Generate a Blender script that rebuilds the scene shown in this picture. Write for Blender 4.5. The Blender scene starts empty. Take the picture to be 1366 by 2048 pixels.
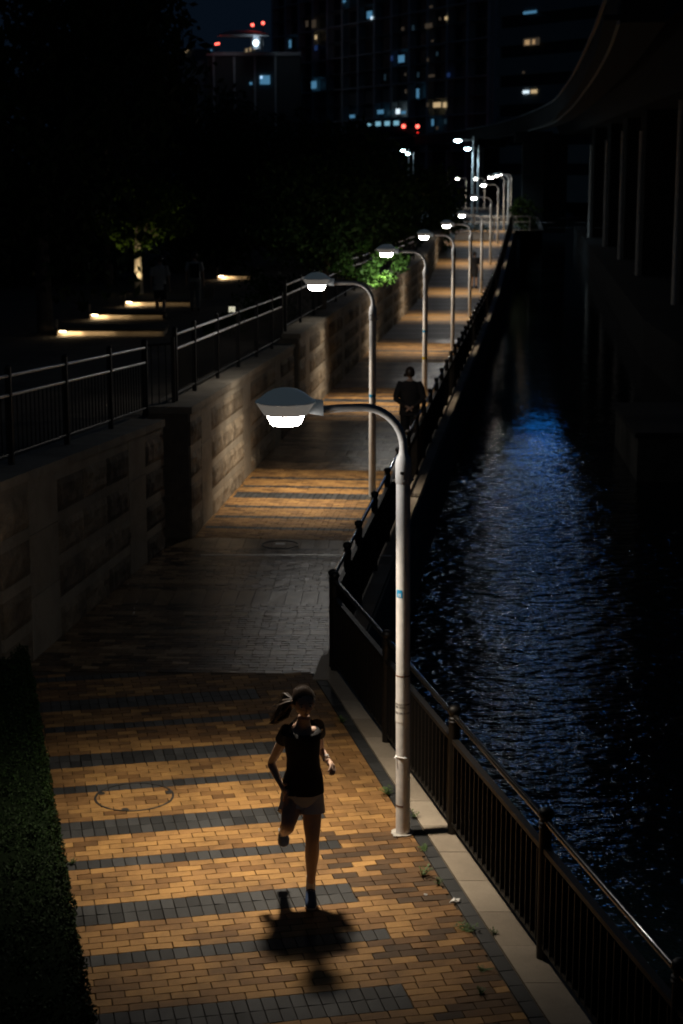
import bpy, bmesh, math, random
from mathutils import Vector, Matrix, noise as mnoise
R = math.radians
rnd = random.Random(7)
sc = bpy.context.scene
COL = sc.collection

# ------------------------------------------------------------------ camera
CAM_H, FPX, HORIZON = 5.25, 3450.0, 325.0
_t = (1024 - HORIZON) / FPX
_th = math.atan(_t); _c, _s = math.cos(_th), math.sin(_th)
cam_d = bpy.data.cameras.new('camera'); cam = bpy.data.objects.new('camera', cam_d); COL.objects.link(cam)
cam.location = (0, 0, CAM_H); cam.rotation_euler = (R(90) - _th, 0, 0)
cam_d.sensor_fit = 'VERTICAL'; cam_d.sensor_height = 36; cam_d.lens = FPX / 2048 * 36
cam_d.clip_start = 0.3; cam_d.clip_end = 4000
cam_d.dof.use_dof = True; cam_d.dof.focus_distance = 13.2; cam_d.dof.aperture_fstop = 3.2
sc.camera = cam

# ------------------------------------------------------------------ night sky
w = bpy.data.worlds.new('World'); sc.world = w; w.use_nodes = True
wn = w.node_tree.nodes; wl = w.node_tree.links
wn['Background'].inputs[0].default_value = (.20, .46, .92, 1); wn['Background'].inputs[1].default_value = .0085   # even navy city-night sky

vs = sc.view_settings
vs.view_transform = 'Standard'; vs.look = 'None'; vs.exposure = 0; vs.gamma = 1; vs.use_curve_mapping = False
cy = sc.cycles
cy.use_denoising = True; cy.max_bounces = 6; cy.diffuse_bounces = 3; cy.glossy_bounces = 4
cy.sample_clamp_indirect = 4.0; cy.caustics_reflective = False; cy.caustics_refractive = False
cy.filter_width = 1.9
try: cy.use_light_tree = True
except Exception: pass
LAMP_WATT, LENS_GLOW = 700.0, 95.0
WARM = (1.0, 0.84, 0.65); COOL = (0.55, 0.82, 1.0)

def at(px, py, Y):
    """world point on the viewing ray of a photo pixel at distance Y"""
    u = (px - 683) / FPX; v = (py - 1024) / FPX
    k = Y / (_c - v * _s)
    return Vector((u * k, Y, CAM_H + k * (-_s - v * _c)))

# ------------------------------------------------------------------ helpers
class MB:
    def __init__(s): s.v = []; s.f = []; s.t = []; s.m = []
    def quad(s, a, b, c, d, t=0.5, m=0):
        n = len(s.v); s.v += [tuple(a), tuple(b), tuple(c), tuple(d)]; s.f.append((n, n+1, n+2, n+3)); s.t.append(t); s.m.append(m)
    def box(s, c, size, rz=0, t=0.5, M=None, m=0):
        x, y, z = [q / 2 for q in size]
        pts = [Vector((i*x, j*y, k*z)) for k in (-1, 1) for j in (-1, 1) for i in (-1, 1)]
        rot = Matrix.Rotation(rz, 3, 'Z') if M is None else M
        n = len(s.v); s.v += [tuple(Vector(c) + rot @ p) for p in pts]
        for f in ((0,2,3,1), (4,5,7,6), (0,1,5,4), (2,6,7,3), (0,4,6,2), (1,3,7,5)):
            s.f.append(tuple(n + q for q in f)); s.t.append(t); s.m.append(m)
    def hexa(s, b, tz, t=0.5, m=0):
        """b: four bottom points (ccw), tz: four top points"""
        n = len(s.v); s.v += [tuple(p) for p in b] + [tuple(p) for p in tz]
        for f in ((3,2,1,0), (4,5,6,7), (0,1,5,4), (1,2,6,5), (2,3,7,6), (3,0,4,7)):
            s.f.append(tuple(n + q for q in f)); s.t.append(t); s.m.append(m)
    def tube(s, pts, rad, seg=10, cap=True, t=0.5, m=0, ell=None):
        pts = [Vector(p) for p in pts]
        if not hasattr(rad, '__len__'): rad = [rad] * len(pts)
        up = None; n0 = len(s.v)
        for i, p in enumerate(pts):
            d = (pts[min(i+1, len(pts)-1)] - pts[max(i-1, 0)]).normalized()
            if up is None:
                up = d.cross(Vector((0, 0, 1)))
                if up.length < 1e-3: up = Vector((1, 0, 0))
            up = (up - d * up.dot(d)).normalized(); o = d.cross(up)
            e = ell if ell else 1.0
            for k in range(seg):
                a = 2 * math.pi * k / seg
                s.v.append(tuple(p + up * (math.cos(a) * rad[i]) + o * (math.sin(a) * rad[i] * e)))
        for i in range(len(pts) - 1):
            for k in range(seg):
                a = n0 + i*seg + k; b = n0 + i*seg + (k+1) % seg
                s.f.append((a, b, b+seg, a+seg)); s.t.append(t); s.m.append(m)
        if cap:
            s.f.append(tuple(n0 + k for k in reversed(range(seg)))); s.t.append(t); s.m.append(m)
            q = n0 + (len(pts)-1)*seg
            s.f.append(tuple(q + k for k in range(seg))); s.t.append(t); s.m.append(m)
    def lathe(s, prof, c=(0, 0, 0), seg=20, t=0.5, m=0):
        n0 = len(s.v)
        for r, z in prof:
            for k in range(seg):
                a = 2 * math.pi * k / seg
                s.v.append((c[0] + r*math.cos(a), c[1] + r*math.sin(a), c[2] + z))
        for i in range(len(prof) - 1):
            for k in range(seg):
                a = n0 + i*seg + k; b = n0 + i*seg + (k+1) % seg
                s.f.append((a, b, b+seg, a+seg)); s.t.append(t); s.m.append(m)
    def rings(s, rs, seg=16, cap=True, t=0.5, m=0):
        """rs: list of (centre, xvec, yvec) ellipses"""
        n0 = len(s.v)
        for c, xv, yv in rs:
            c = Vector(c); xv = Vector(xv); yv = Vector(yv)
            for k in range(seg):
                a = 2*math.pi*k/seg; s.v.append(tuple(c + xv*math.cos(a) + yv*math.sin(a)))
        for i in range(len(rs) - 1):
            for k in range(seg):
                a = n0 + i*seg + k; b = n0 + i*seg + (k+1) % seg
                s.f.append((a, b, b+seg, a+seg)); s.t.append(t); s.m.append(m)
        if cap:
            s.f.append(tuple(n0+k for k in reversed(range(seg)))); s.t.append(t); s.m.append(m)
            q = n0+(len(rs)-1)*seg
            s.f.append(tuple(q+k for k in range(seg))); s.t.append(t); s.m.append(m)
    def mesh(s, name, mats, smooth=False):
        me = bpy.data.meshes.new(name); me.from_pydata(s.v, [], s.f)
        for q in (mats if isinstance(mats, (list, tuple)) else [mats]): me.materials.append(q)
        a = me.attributes.new('tint', 'FLOAT', 'FACE'); a.data.foreach_set('value', s.t)
        me.polygons.foreach_set('material_index', s.m)
        me.update()
        if smooth: smooth_by_angle(me, 42)
        return me
    def build(s, name, mats, parent=None, smooth=False, loc=None, rz=0):
        return link(name, s.mesh(name, mats, smooth), parent, loc, rz)

def link(name, data, parent=None, loc=None, rz=0):
    o = bpy.data.objects.new(name, data); COL.objects.link(o)
    if parent: o.parent = parent
    if loc is not None: o.location = loc
    if rz: o.rotation_euler[2] = rz
    return o
def tag(o, label, cat, group=None):
    o['label'] = label; o['category'] = cat
    if group: o['group'] = group
    return o
def thing(name, label, cat, loc=(0, 0, 0), rz=0, group=None):
    return tag(link(name, None, None, loc, rz), label, cat, group)
def structure(o): o['kind'] = 'structure'; return o
def stuff(o): o['kind'] = 'stuff'; return o
def copy_tree(o, parent=None):
    c = o.copy(); COL.objects.link(c); c.parent = parent
    for ch in o.children: copy_tree(ch, c)
    return c
def smooth_by_angle(me, ang=40):
    bm = bmesh.new(); bm.from_mesh(me)
    for f in bm.faces: f.smooth = True
    for e in bm.edges:
        if len(e.link_faces) == 2 and e.calc_face_angle(0) > R(ang): e.smooth = False
    bm.to_mesh(me); bm.free()

# ------------------------------------------------------------------ materials
def mat(name, col, rough=0.6, metal=0.0, var=0.25, scale=6.0, bump=0.0, bscale=60.0, spec=0.5, coat=0.0):
    m = bpy.data.materials.new(name); m.use_nodes = True
    n, l = m.node_tree.nodes, m.node_tree.links; b = n['Principled BSDF']
    b.inputs['Roughness'].default_value = rough; b.inputs['Metallic'].default_value = metal
    b.inputs['Specular IOR Level'].default_value = spec
    if coat: b.inputs['Coat Weight'].default_value = coat
    tc = n.new('ShaderNodeTexCoord')
    if var:
        ns = n.new('ShaderNodeTexNoise'); ns.inputs['Scale'].default_value = scale; ns.inputs['Detail'].default_value = 6; ns.inputs['Roughness'].default_value = 0.65
        l.new(tc.outputs['Object'], ns.inputs['Vector'])
        rp = n.new('ShaderNodeValToRGB'); rp.color_ramp.elements[0].position = 0.3; rp.color_ramp.elements[1].position = 0.7
        rp.color_ramp.elements[0].color = [q*(1-var) for q in col] + [1]; rp.color_ramp.elements[1].color = [min(1, q*(1+var)) for q in col] + [1]
        l.new(ns.outputs['Fac'], rp.inputs[0]); l.new(rp.outputs[0], b.inputs['Base Color'])
    else: b.inputs['Base Color'].default_value = (*col, 1)
    if bump:
        n2 = n.new('ShaderNodeTexNoise'); n2.inputs['Scale'].default_value = bscale; n2.inputs['Detail'].default_value = 5
        l.new(tc.outputs['Object'], n2.inputs['Vector'])
        bp = n.new('ShaderNodeBump'); bp.inputs['Strength'].default_value = bump; bp.inputs['Distance'].default_value = 0.01
        l.new(n2.outputs['Fac'], bp.inputs['Height']); l.new(bp.outputs[0], b.inputs['Normal'])
    return m
def emit(name, col, strength):
    m = bpy.data.materials.new(name); m.use_nodes = True
    b = m.node_tree.nodes['Principled BSDF']
    b.inputs['Base Color'].default_value = (*[q*0.5 for q in col], 1)
    b.inputs['Emission Color'].default_value = (*col, 1); b.inputs['Emission Strength'].default_value = strength
    return m
def tinted(name, stops, rough=0.75, grain=90.0, stain=0.0, bump=0.35, spec=0.4):
    """per-piece colour from the face attribute 'tint', plus grain and blotchy wear in world space"""
    m = bpy.data.materials.new(name); m.use_nodes = True
    n, l = m.node_tree.nodes, m.node_tree.links; b = n['Principled BSDF']
    at_ = n.new('ShaderNodeAttribute'); at_.attribute_name = 'tint'
    rp = n.new('ShaderNodeValToRGB'); e = rp.color_ramp.elements
    while len(e) < len(stops): e.new(0.5)
    for i, (p, c) in enumerate(stops): e[i].position = p; e[i].color = (*c, 1)
    l.new(at_.outputs['Fac'], rp.inputs[0])
    ge = n.new('ShaderNodeNewGeometry')
    ns = n.new('ShaderNodeTexNoise'); ns.inputs['Scale'].default_value = grain; ns.inputs['Detail'].default_value = 4; ns.inputs['Roughness'].default_value = 0.8
    l.new(ge.outputs['Position'], ns.inputs['Vector'])
    mr = n.new('ShaderNodeMapRange'); mr.inputs[1].default_value = 0.3; mr.inputs[2].default_value = 0.7; mr.inputs[3].default_value = 0.72; mr.inputs[4].default_value = 1.22
    l.new(ns.outputs['Fac'], mr.inputs[0])
    mx = n.new('ShaderNodeMixRGB'); mx.blend_type = 'MULTIPLY'; mx.inputs[0].default_value = 1
    l.new(rp.outputs[0], mx.inputs[1]); l.new(mr.outputs[0], mx.inputs[2]); out = mx.outputs[0]
    if stain:
        n3 = n.new('ShaderNodeTexNoise'); n3.inputs['Scale'].default_value = 1.7; n3.inputs['Detail'].default_value = 7; n3.inputs['Roughness'].default_value = 0.7
        l.new(ge.outputs['Position'], n3.inputs['Vector'])
        m3 = n.new('ShaderNodeMapRange'); m3.inputs[1].default_value = 0.42; m3.inputs[2].default_value = 0.62; m3.inputs[3].default_value = 1; m3.inputs[4].default_value = 1 - stain
        l.new(n3.outputs['Fac'], m3.inputs[0])
        x3 = n.new('ShaderNodeMixRGB'); x3.blend_type = 'MULTIPLY'; x3.inputs[0].default_value = 1
        l.new(out, x3.inputs[1]); l.new(m3.outputs[0], x3.inputs[2]); out = x3.outputs[0]
    l.new(out, b.inputs['Base Color'])
    b.inputs['Roughness'].default_value = rough; b.inputs['Specular IOR Level'].default_value = spec
    bp = n.new('ShaderNodeBump'); bp.inputs['Strength'].default_value = bump; bp.inputs['Distance'].default_value = 0.004
    l.new(ns.outputs['Fac'], bp.inputs['Height']); l.new(bp.outputs[0], b.inputs['Normal'])
    return m

M = {}
M['brick'] = tinted('yellow_brick', [(0, (.075, .045, .022)), (.3, (.19, .095, .030)), (.55, (.30, .16, .055)), (1, (.46, .255, .080))], 0.72, grain=110, stain=.42)
M['grey_brick'] = tinted('grey_brick', [(0, (.035, .020, .009)), (.45, (.15, .090, .042)), (1, (.40, .285, .165))], 0.30, stain=.5, spec=.6, bump=.5)
M['slate'] = tinted('dark_grey_paver', [(0, (.022, .023, .023)), (1, (.062, .064, .064))], 0.65, stain=.25)
M['granite'] = tinted('granite', [(0, (.26, .215, .16)), (1, (.40, .34, .26))], 0.7, grain=220, stain=.2)
M['sand'] = mat('joint_sand', (.05, .036, .022), .95, var=.4, scale=30, bump=.3)
M['rough_stone'] = tinted('rough_hewn_stone', [(0, (.17, .135, .095)), (1, (.40, .325, .23))], .85, grain=28, stain=.5, bump=1.6)
M['smooth_stone'] = tinted('dressed_stone', [(0, (.30, .26, .20)), (1, (.42, .37, .29))], .75, grain=70, stain=.25, bump=.3)
M['wall_core'] = mat('wall_mortar', (.17, .145, .11), .9, bump=.3)
M['concrete'] = mat('concrete', (.20, .19, .17), .85, var=.35, scale=1.5, bump=.3)
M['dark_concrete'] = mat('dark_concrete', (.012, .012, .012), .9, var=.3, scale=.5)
M['rail_gloss'] = mat('glossy_rail_paint', (.008, .007, .006), .25, var=.3, scale=12, spec=.6, coat=.6)
M['rail_paint'] = mat('dark_brown_paint', (.006, .005, .004), .5, var=.3, scale=12, spec=.35)
M['fence_paint'] = mat('black_fence_paint', (.006, .006, .006), .45, var=.2, scale=12)
M['rail_steel'] = mat('steel_rail', (.95, .95, .95), .35, metal=.3, var=.05)
M['pole_white'] = mat('white_pole_paint', (.66, .655, .64), .5, var=.22, scale=5, bump=.15, bscale=18)
M['dome'] = mat('grey_dome', (.46, .47, .47), .4, var=.15)
M['shade'] = mat('pale_shade', (.30, .29, .275), .5, var=.05)
for k_, c_, e_ in (('dome', (.55, .74, .86), .030), ('shade', (1, .93, .82), .10)):     # faint emission added to the housings, standing in for light on their tops
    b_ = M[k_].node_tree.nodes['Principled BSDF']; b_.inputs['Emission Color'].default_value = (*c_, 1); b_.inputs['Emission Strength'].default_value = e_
M['lens'] = emit('lamp_lens', (1, .94, .87), LENS_GLOW)
M['cool_lens'] = emit('cool_lamp_lens', (.6, .88, 1), 60)
M['steel'] = mat('steel', (.55, .54, .52), .4, metal=1, var=.15)
M['iron'] = mat('cast_iron', (.035, .033, .03), .5, var=.3)
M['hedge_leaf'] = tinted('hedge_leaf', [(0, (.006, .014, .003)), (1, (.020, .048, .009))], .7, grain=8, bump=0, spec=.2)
M['leaf'] = tinted('leaf', [(0, (.02, .045, .012)), (1, (.06, .12, .03))], .55, grain=8, bump=0, spec=.12)
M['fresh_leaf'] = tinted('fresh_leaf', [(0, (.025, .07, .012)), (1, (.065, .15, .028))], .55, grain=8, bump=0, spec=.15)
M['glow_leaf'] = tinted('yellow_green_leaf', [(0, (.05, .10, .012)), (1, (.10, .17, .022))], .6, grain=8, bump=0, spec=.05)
M['dark_leaf'] = tinted('dark_leaf', [(0, (.018, .03, .012)), (1, (.045, .07, .024))], .65, grain=3, bump=0, spec=.12)
M['weed'] = tinted('weed_leaf', [(0, (.03, .06, .015)), (1, (.08, .14, .035))], .6, grain=30, bump=0)
M['bark'] = mat('bark', (.10, .08, .06), .9, var=.4, scale=8, bump=.6, bscale=25)
M['asphalt'] = mat('asphalt', (.05, .05, .05), .85, var=.3, bump=.3)
M['soil'] = mat('park_paving', (.10, .085, .065), .9, var=.3, scale=1.2, bump=.2)
M['white_wall'] = mat('white_wall', (.55, .57, .58), .7, var=.12)
M['sticker_blue'] = mat('blue_sticker', (.02, .28, .55), .4, var=0)
M['sticker_white'] = mat('white_sticker', (.75, .74, .70), .5, var=.08)
M['ink'] = mat('black_ink', (.02, .02, .02), .6, var=0)
M['paper'] = mat('white_ink', (.8, .8, .8), .6, var=0)
M['rust'] = mat('rust', (.14, .06, .025), .9, var=.3)

# ------------------------------------------------------------------ terrain profile and guide lines
def lerp_tab(tab, y):
    if y <= tab[0][0]: return tab[0][1]
    for (a, p), (b, q) in zip(tab, tab[1:]):
        if y <= b: return p + (q - p) * (y - a) / (b - a)
    return tab[-1][1]
ZT = [(20, 0), (40, -.17), (52, -.32), (66, -.45), (78, -.43), (90, .02), (102, .52), (114, .9), (1000, .95)]
def zg(y): return lerp_tab(ZT, y)
CORNER = (-0.09, 17.6)
FAR_K = 0.116
def rail_x(y): return CORNER[0] + FAR_K * (y - CORNER[1]) if y > CORNER[1] else CORNER[0] - .2115 * (y - CORNER[1])
def near_edge(y): return .29 - .199 * (y - 14.35)            # where the bricks stop and the dark kerb row starts
WALL = [(17.0, -3.44), (23.7, -2.47)]
WALLB = [(24.2, -2.14), (35.9, -.98)]
WALLC = [(35.9, -.87), (52, .80), (59.4, 1.5), (76, 3.55), (97, 5.35), (113, 7.0)]
def wall_x(y):
    if y < 23.95: return lerp_tab(WALL, y) if y > 17 else -3.44 + .145*(y-17)
    if y < 35.9: return lerp_tab(WALLB, y)
    return lerp_tab(WALLC, y)
LAMPS = [(0.49, 12.98), (.50, 27.55), (1.91, 39.4), (3.37, 52.3), (4.80, 64.8), (6.20, 77), (7.76, 90.8), (9.22, 103), (10.58, 114), (12.0, 126), (13.35, 138)]
WATER_Z = -1.55

# ------------------------------------------------------------------ ground, water, banks
def sheet(name, pts, m, kind=True):
    mb = MB()
    for a, b, c, d in pts: mb.quad(a, b, c, d)
    o = mb.build(name, m)
    return structure(o)
sheet('ground', [((-2500, -300, -3), (2500, -300, -3), (2500, 3500, -3), (-2500, 3500, -3))], M['dark_concrete'])

def water_material():
    m = bpy.data.materials.new('canal_water'); m.use_nodes = True
    n, l = m.node_tree.nodes, m.node_tree.links; b = n['Principled BSDF']
    b.inputs['Base Color'].default_value = (.004, .008, .010, 1); b.inputs['Roughness'].default_value = .045; b.inputs['IOR'].default_value = 1.33
    ge = n.new('ShaderNodeNewGeometry')
    sx_ = n.new('ShaderNodeSeparateXYZ'); l.new(ge.outputs['Position'], sx_.inputs[0])
    calm = n.new('ShaderNodeMapRange'); calm.interpolation_type = 'SMOOTHSTEP'        # sheltered water under the bridge is calm, ruffled nearer
    calm.inputs[1].default_value = 27; calm.inputs[2].default_value = 50; calm.inputs[3].default_value = 1; calm.inputs[4].default_value = .10
    l.new(sx_.outputs['Y'], calm.inputs[0])
    def wave(scale, sx, dist, detail, prev):
        mp = n.new('ShaderNodeMapping'); mp.inputs['Scale'].default_value = (sx, 1, 1); mp.inputs['Rotation'].default_value = (0, 0, R(-8))
        l.new(ge.outputs['Position'], mp.inputs['Vector'])
        t = n.new('ShaderNodeTexNoise'); t.inputs['Scale'].default_value = scale; t.inputs['Detail'].default_value = detail; t.inputs['Roughness'].default_value = .55
        l.new(mp.outputs[0], t.inputs['Vector'])
        ds = n.new('ShaderNodeMath'); ds.operation = 'MULTIPLY'; ds.inputs[1].default_value = dist; l.new(calm.outputs[0], ds.inputs[0])
        bp = n.new('ShaderNodeBump'); bp.inputs['Strength'].default_value = 1; l.new(ds.outputs[0], bp.inputs['Distance'])
        l.new(t.outputs['Fac'], bp.inputs['Height'])
        if prev: l.new(prev, bp.inputs['Normal'])
        return bp.outputs[0]
    q = wave(.55, .8, .10, 1, None)
    q = wave(5.0, .62, .056, 3, q)
    l.new(q, b.inputs['Normal'])
    return m
M['water'] = water_material()
sheet('water', [((-2, -40, WATER_Z), (90, -40, WATER_Z), (90, 700, WATER_Z), (-2, 700, WATER_Z))], M['water'])

# quay: one solid strip of concrete under the promenade, following its line
def strip(name, ys, xl, xr, zt, m, zb=None):
    mb = MB()
    for a, b in zip(ys, ys[1:]):
        P = [(xl(a), a), (xr(a), a), (xr(b), b), (xl(b), b)]
        if zb is None: mb.quad(*[(x, y, zt(y)) for x, y in P])
        else: mb.hexa([(x, y, zb) for x, y in P], [(x, y, zt(y)) for x, y in P])
    return structure(mb.build(name, m))
YS = [-30, 4, 9, 13, 17.6, 20, 26, 33, 40, 46, 52, 58, 66, 72, 78, 84, 90, 96, 102, 108, 114, 122]
quay = strip('quay_wall', YS, lambda y: rail_x(y) - .9, lambda y: rail_x(y) + (.11 if y < 17.6 else .22 if y > 18.2 else .2), lambda y: zg(y) - .06, M['concrete'], -2.9)
pave = strip('promenade_pavement', YS, lambda y: wall_x(y) - 1.4, lambda y: rail_x(y) + .02, lambda y: zg(y) - .012, M['sand'])

# far procedural paving beyond the modelled bricks
def far_paving():
    m = bpy.data.materials.new('distant_paving'); m.use_nodes = True
    n, l = m.node_tree.nodes, m.node_tree.links; b = n['Principled BSDF']; b.inputs['Roughness'].default_value = .55
    ge = n.new('ShaderNodeNewGeometry'); mp = n.new('ShaderNodeMapping'); mp.inputs['Rotation'].default_value = (0, 0, R(7))
    l.new(ge.outputs['Position'], mp.inputs['Vector'])
    br = n.new('ShaderNodeTexBrick'); br.inputs['Scale'].default_value = 1; br.inputs['Brick Width'].default_value = .216; br.inputs['Row Height'].default_value = .108; br.inputs['Mortar Size'].default_value = .004
    l.new(mp.outputs[0], br.inputs['Vector'])
    at_ = n.new('ShaderNodeAttribute'); at_.attribute_name = 'tint'
    rp = n.new('ShaderNodeValToRGB'); e = rp.color_ramp.elements; e.new(.5)
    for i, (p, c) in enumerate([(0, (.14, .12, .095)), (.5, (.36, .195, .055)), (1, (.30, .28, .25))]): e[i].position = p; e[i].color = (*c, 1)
    l.new(at_.outputs['Fac'], rp.inputs[0])
    h = n.new('ShaderNodeHueSaturation'); h.inputs['Value'].default_value = .7; l.new(rp.outputs[0], h.inputs['Color'])
    l.new(rp.outputs[0], br.inputs['Color1']); l.new(h.outputs[0], br.inputs['Color2']); br.inputs['Mortar'].default_value = (.05, .04, .03, 1)
    l.new(br.outputs['Color'], b.inputs['Base Color'])
    return m
mb = MB(); y = 56.0; k = 0
while y < 114:
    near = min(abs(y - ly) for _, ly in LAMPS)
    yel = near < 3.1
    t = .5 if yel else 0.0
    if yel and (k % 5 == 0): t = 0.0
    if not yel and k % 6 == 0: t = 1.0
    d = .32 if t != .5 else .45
    q = [(wall_x(y) - .3, y), (rail_x(y), y), (rail_x(y + d), y + d), (wall_x(y + d) - .3, y + d)]
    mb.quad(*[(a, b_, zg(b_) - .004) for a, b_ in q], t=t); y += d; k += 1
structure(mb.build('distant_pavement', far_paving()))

# ------------------------------------------------------------------ brick paving, piece by piece
RW, BL = .0945, .187
def piece(mb, c, ux, uy, a, b, d, z, t, m=0, gap=.0032, ch=.0012, hgt=.014):
    """one paver: spans a..b along the row, row depth d, centred on c (row centre line)"""
    x0, x1, y0, y1 = a + gap, b - gap, -d/2 + gap, d/2 - gap
    if x1 - x0 < .02: return
    def P(x, y, zz): return (c.x + ux.x*x + uy.x*y, c.y + ux.y*x + uy.y*y, z + zz)
    tx = rnd.gauss(0, .0016); ty = rnd.gauss(0, .0016)
    top = [P(x0+ch, y0+ch, tx), P(x1-ch, y0+ch, -tx), P(x1-ch, y1-ch, ty), P(x0+ch, y1-ch, -ty)]
    rim = [P(x0, y0, -ch), P(x1, y0, -ch), P(x1, y1, -ch), P(x0, y1, -ch)]
    bot = [P(x0, y0, -hgt), P(x1, y0, -hgt), P(x1, y1, -hgt), P(x0, y1, -hgt)]
    n = len(mb.v); mb.v += top + rim + bot
    F = [(0, 1, 2, 3)] + [(4+i, 4+(i+1) % 4, (i+1) % 4, i) for i in range(4)] + [(8+i, 8+(i+1) % 4, 4+(i+1) % 4, 4+i) for i in range(4)]
    for f in F: mb.f.append(tuple(n+q for q in f)); mb.t.append(t); mb.m.append(m)

PIECES = {'brick': [], 'paver': []}     # (distance, mesh builder call, kind, material)
def add_piece(kind, mkey, c, ux, uy, a, b, d, z, t):
    PIECES[kind].append((c.y + (ux*((a+b)/2)).y, mkey, c.copy(), ux, uy, a, b, d, z, t))

MANHOLE = Vector((-1.75, 13.80, 0)); COVER2 = Vector((-.86, 23.62, 0))
def lay(origin, ang, rows, left, right, inside, zoff=0.0):
    """rows: (kind, depth, left inset, right inset) laid one after the other from origin away from the camera"""
    ux = Vector((math.cos(ang), math.sin(ang), 0)); uy = Vector((-math.sin(ang), math.cos(ang), 0)); v = 0.0
    for r, (kind, depth, il, ir) in enumerate(rows):
        c = Vector((*origin, 0)) + uy*(v + depth/2); v += depth
        def edge(fn, s0):
            s = s0
            for _ in range(6):
                p = c + ux*s; s += (fn(p.y) - p.x)/ux.x
            return s
        sl, sr = edge(left, -2), edge(right, .5)
        if kind == 'soldier':
            k0 = round((sl + il)/(BL/2))*BL/2; k1 = round((sr - ir)/(BL/2))*BL/2
            segs = [(sl, k0, 'brick2'), (k0, k1, 'soldier'), (k1, sr, 'brick2')]
        else: segs = [(sl, sr, kind)]
        for a, b, k in segs:
            subs = [(c, depth)]
            if k == 'brick2': subs = [(c - uy*depth/4, depth/2), (c + uy*depth/4, depth/2)]
            for si, (cc, dd) in enumerate(subs):
                w_ = {'brick': BL, 'brick2': BL, 'soldier': BL/2, 'square': .195, 'slab': .20}[k]
                off = ((r + si) % 2)*BL/2 + (r*.618 % 1)*.012 if k.startswith('brick') else 0
                s = math.floor((a - off)/w_ + 1e-6)*w_ + off
                while s < b - 1e-6:
                    lo, hi = max(s, a), min(s + w_, b); mid = cc + ux*((lo + hi)/2); s += w_
                    if hi - lo < .03 or not inside(mid): continue
                    z = zg(mid.y) + zoff
                    if k.startswith('brick'):
                        t, mk = tint_of(mid, k, right); add_piece('brick', mk, cc, ux, uy, lo, hi, dd, z, t)
                    elif k == 'soldier': add_piece('paver', 'slate', cc, ux, uy, lo, hi, dd, z, rnd.random())
                    else: add_piece('paver', 'grey_brick', cc, ux, uy, lo, hi, dd, z, min(1, max(0, rnd.gauss(.72, .12))))
GREY = [False]
def tint_of(p, kind, right):
    if GREY[0]: return min(1, max(0, rnd.gauss(.38, .27))), 'grey_brick'
    e = right(p.y) - p.x
    wear = .78 if e < .35 else .45 if e < .8 else .30
    lf = p.x - (-2.28 - .228*(p.y - 13.2)) if p.y < 17.4 else p.x - wall_x(p.y)
    if lf < .35: wear = max(wear, .6)
    if 15.3 < p.y < 17.5 and rnd.random() < .7: return min(1, max(0, rnd.gauss(.27, .10))), 'brick'      # bricks by the seam darkened: lamp falloff put into the tint
    dirt = e < .75 and mnoise.noise(Vector((p.x*1.6, p.y*1.3, 3))) > -.05 and p.y < 13
    if dirt and rnd.random() < .75: return min(1, max(0, rnd.gauss(.12, .10))), 'brick'
    if rnd.random() < wear: return min(1, max(.15, rnd.gauss(.47, .10))), 'brick'
    return min(1, max(.5, rnd.gauss(.82, .10))), 'brick'

NB = R(12.0); SOL = .169
B_ = lambda n: [('brick', RW, 0, 0)]*n
W_ = lambda il, ir: [('soldier', SOL, il, ir)]*2
N_ = lambda il, ir: [('soldier', SOL, il, ir)]
near_rows = []
for k in range(8): near_rows += W_(.28, .66) + B_(7) + N_(.30, .62) + B_(5)
uyn = Vector((-math.sin(NB), math.cos(NB)))
o_ = Vector((-1.47, 11.526)) - uyn*(SOL + 3*1.641)
lay(o_, NB, near_rows, lambda y: -2.62 - .228*(y - 13.2), near_edge, lambda p: p.y < 17.42 + .03*(p.x + .25) and p.y > 6.5)
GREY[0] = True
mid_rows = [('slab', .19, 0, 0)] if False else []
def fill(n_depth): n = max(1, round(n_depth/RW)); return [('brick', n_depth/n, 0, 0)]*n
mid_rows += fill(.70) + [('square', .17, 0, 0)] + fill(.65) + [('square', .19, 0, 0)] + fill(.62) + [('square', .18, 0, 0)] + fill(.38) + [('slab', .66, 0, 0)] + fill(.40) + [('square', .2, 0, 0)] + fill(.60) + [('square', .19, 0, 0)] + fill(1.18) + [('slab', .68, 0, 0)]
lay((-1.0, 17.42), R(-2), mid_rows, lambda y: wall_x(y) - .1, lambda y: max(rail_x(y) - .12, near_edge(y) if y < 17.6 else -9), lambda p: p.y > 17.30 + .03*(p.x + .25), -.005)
FB = R(-6.0)
yf = 24.16
SEC = []
def far_section(y0, rows, yel):
    global yf
    GREY[0] = not yel
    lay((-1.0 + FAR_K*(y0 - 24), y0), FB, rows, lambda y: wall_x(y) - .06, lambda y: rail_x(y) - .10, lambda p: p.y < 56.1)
    yf = y0 + sum(r[1] for r in rows)*math.cos(FB)
T_ = N_(.12, .02)
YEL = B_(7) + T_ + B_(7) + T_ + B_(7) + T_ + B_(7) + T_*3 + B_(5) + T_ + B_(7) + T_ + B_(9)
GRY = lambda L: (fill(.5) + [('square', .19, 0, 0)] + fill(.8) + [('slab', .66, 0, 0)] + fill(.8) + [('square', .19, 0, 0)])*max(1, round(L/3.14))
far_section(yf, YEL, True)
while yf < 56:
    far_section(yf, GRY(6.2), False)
    if yf < 56: far_section(yf, YEL, True)

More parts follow.
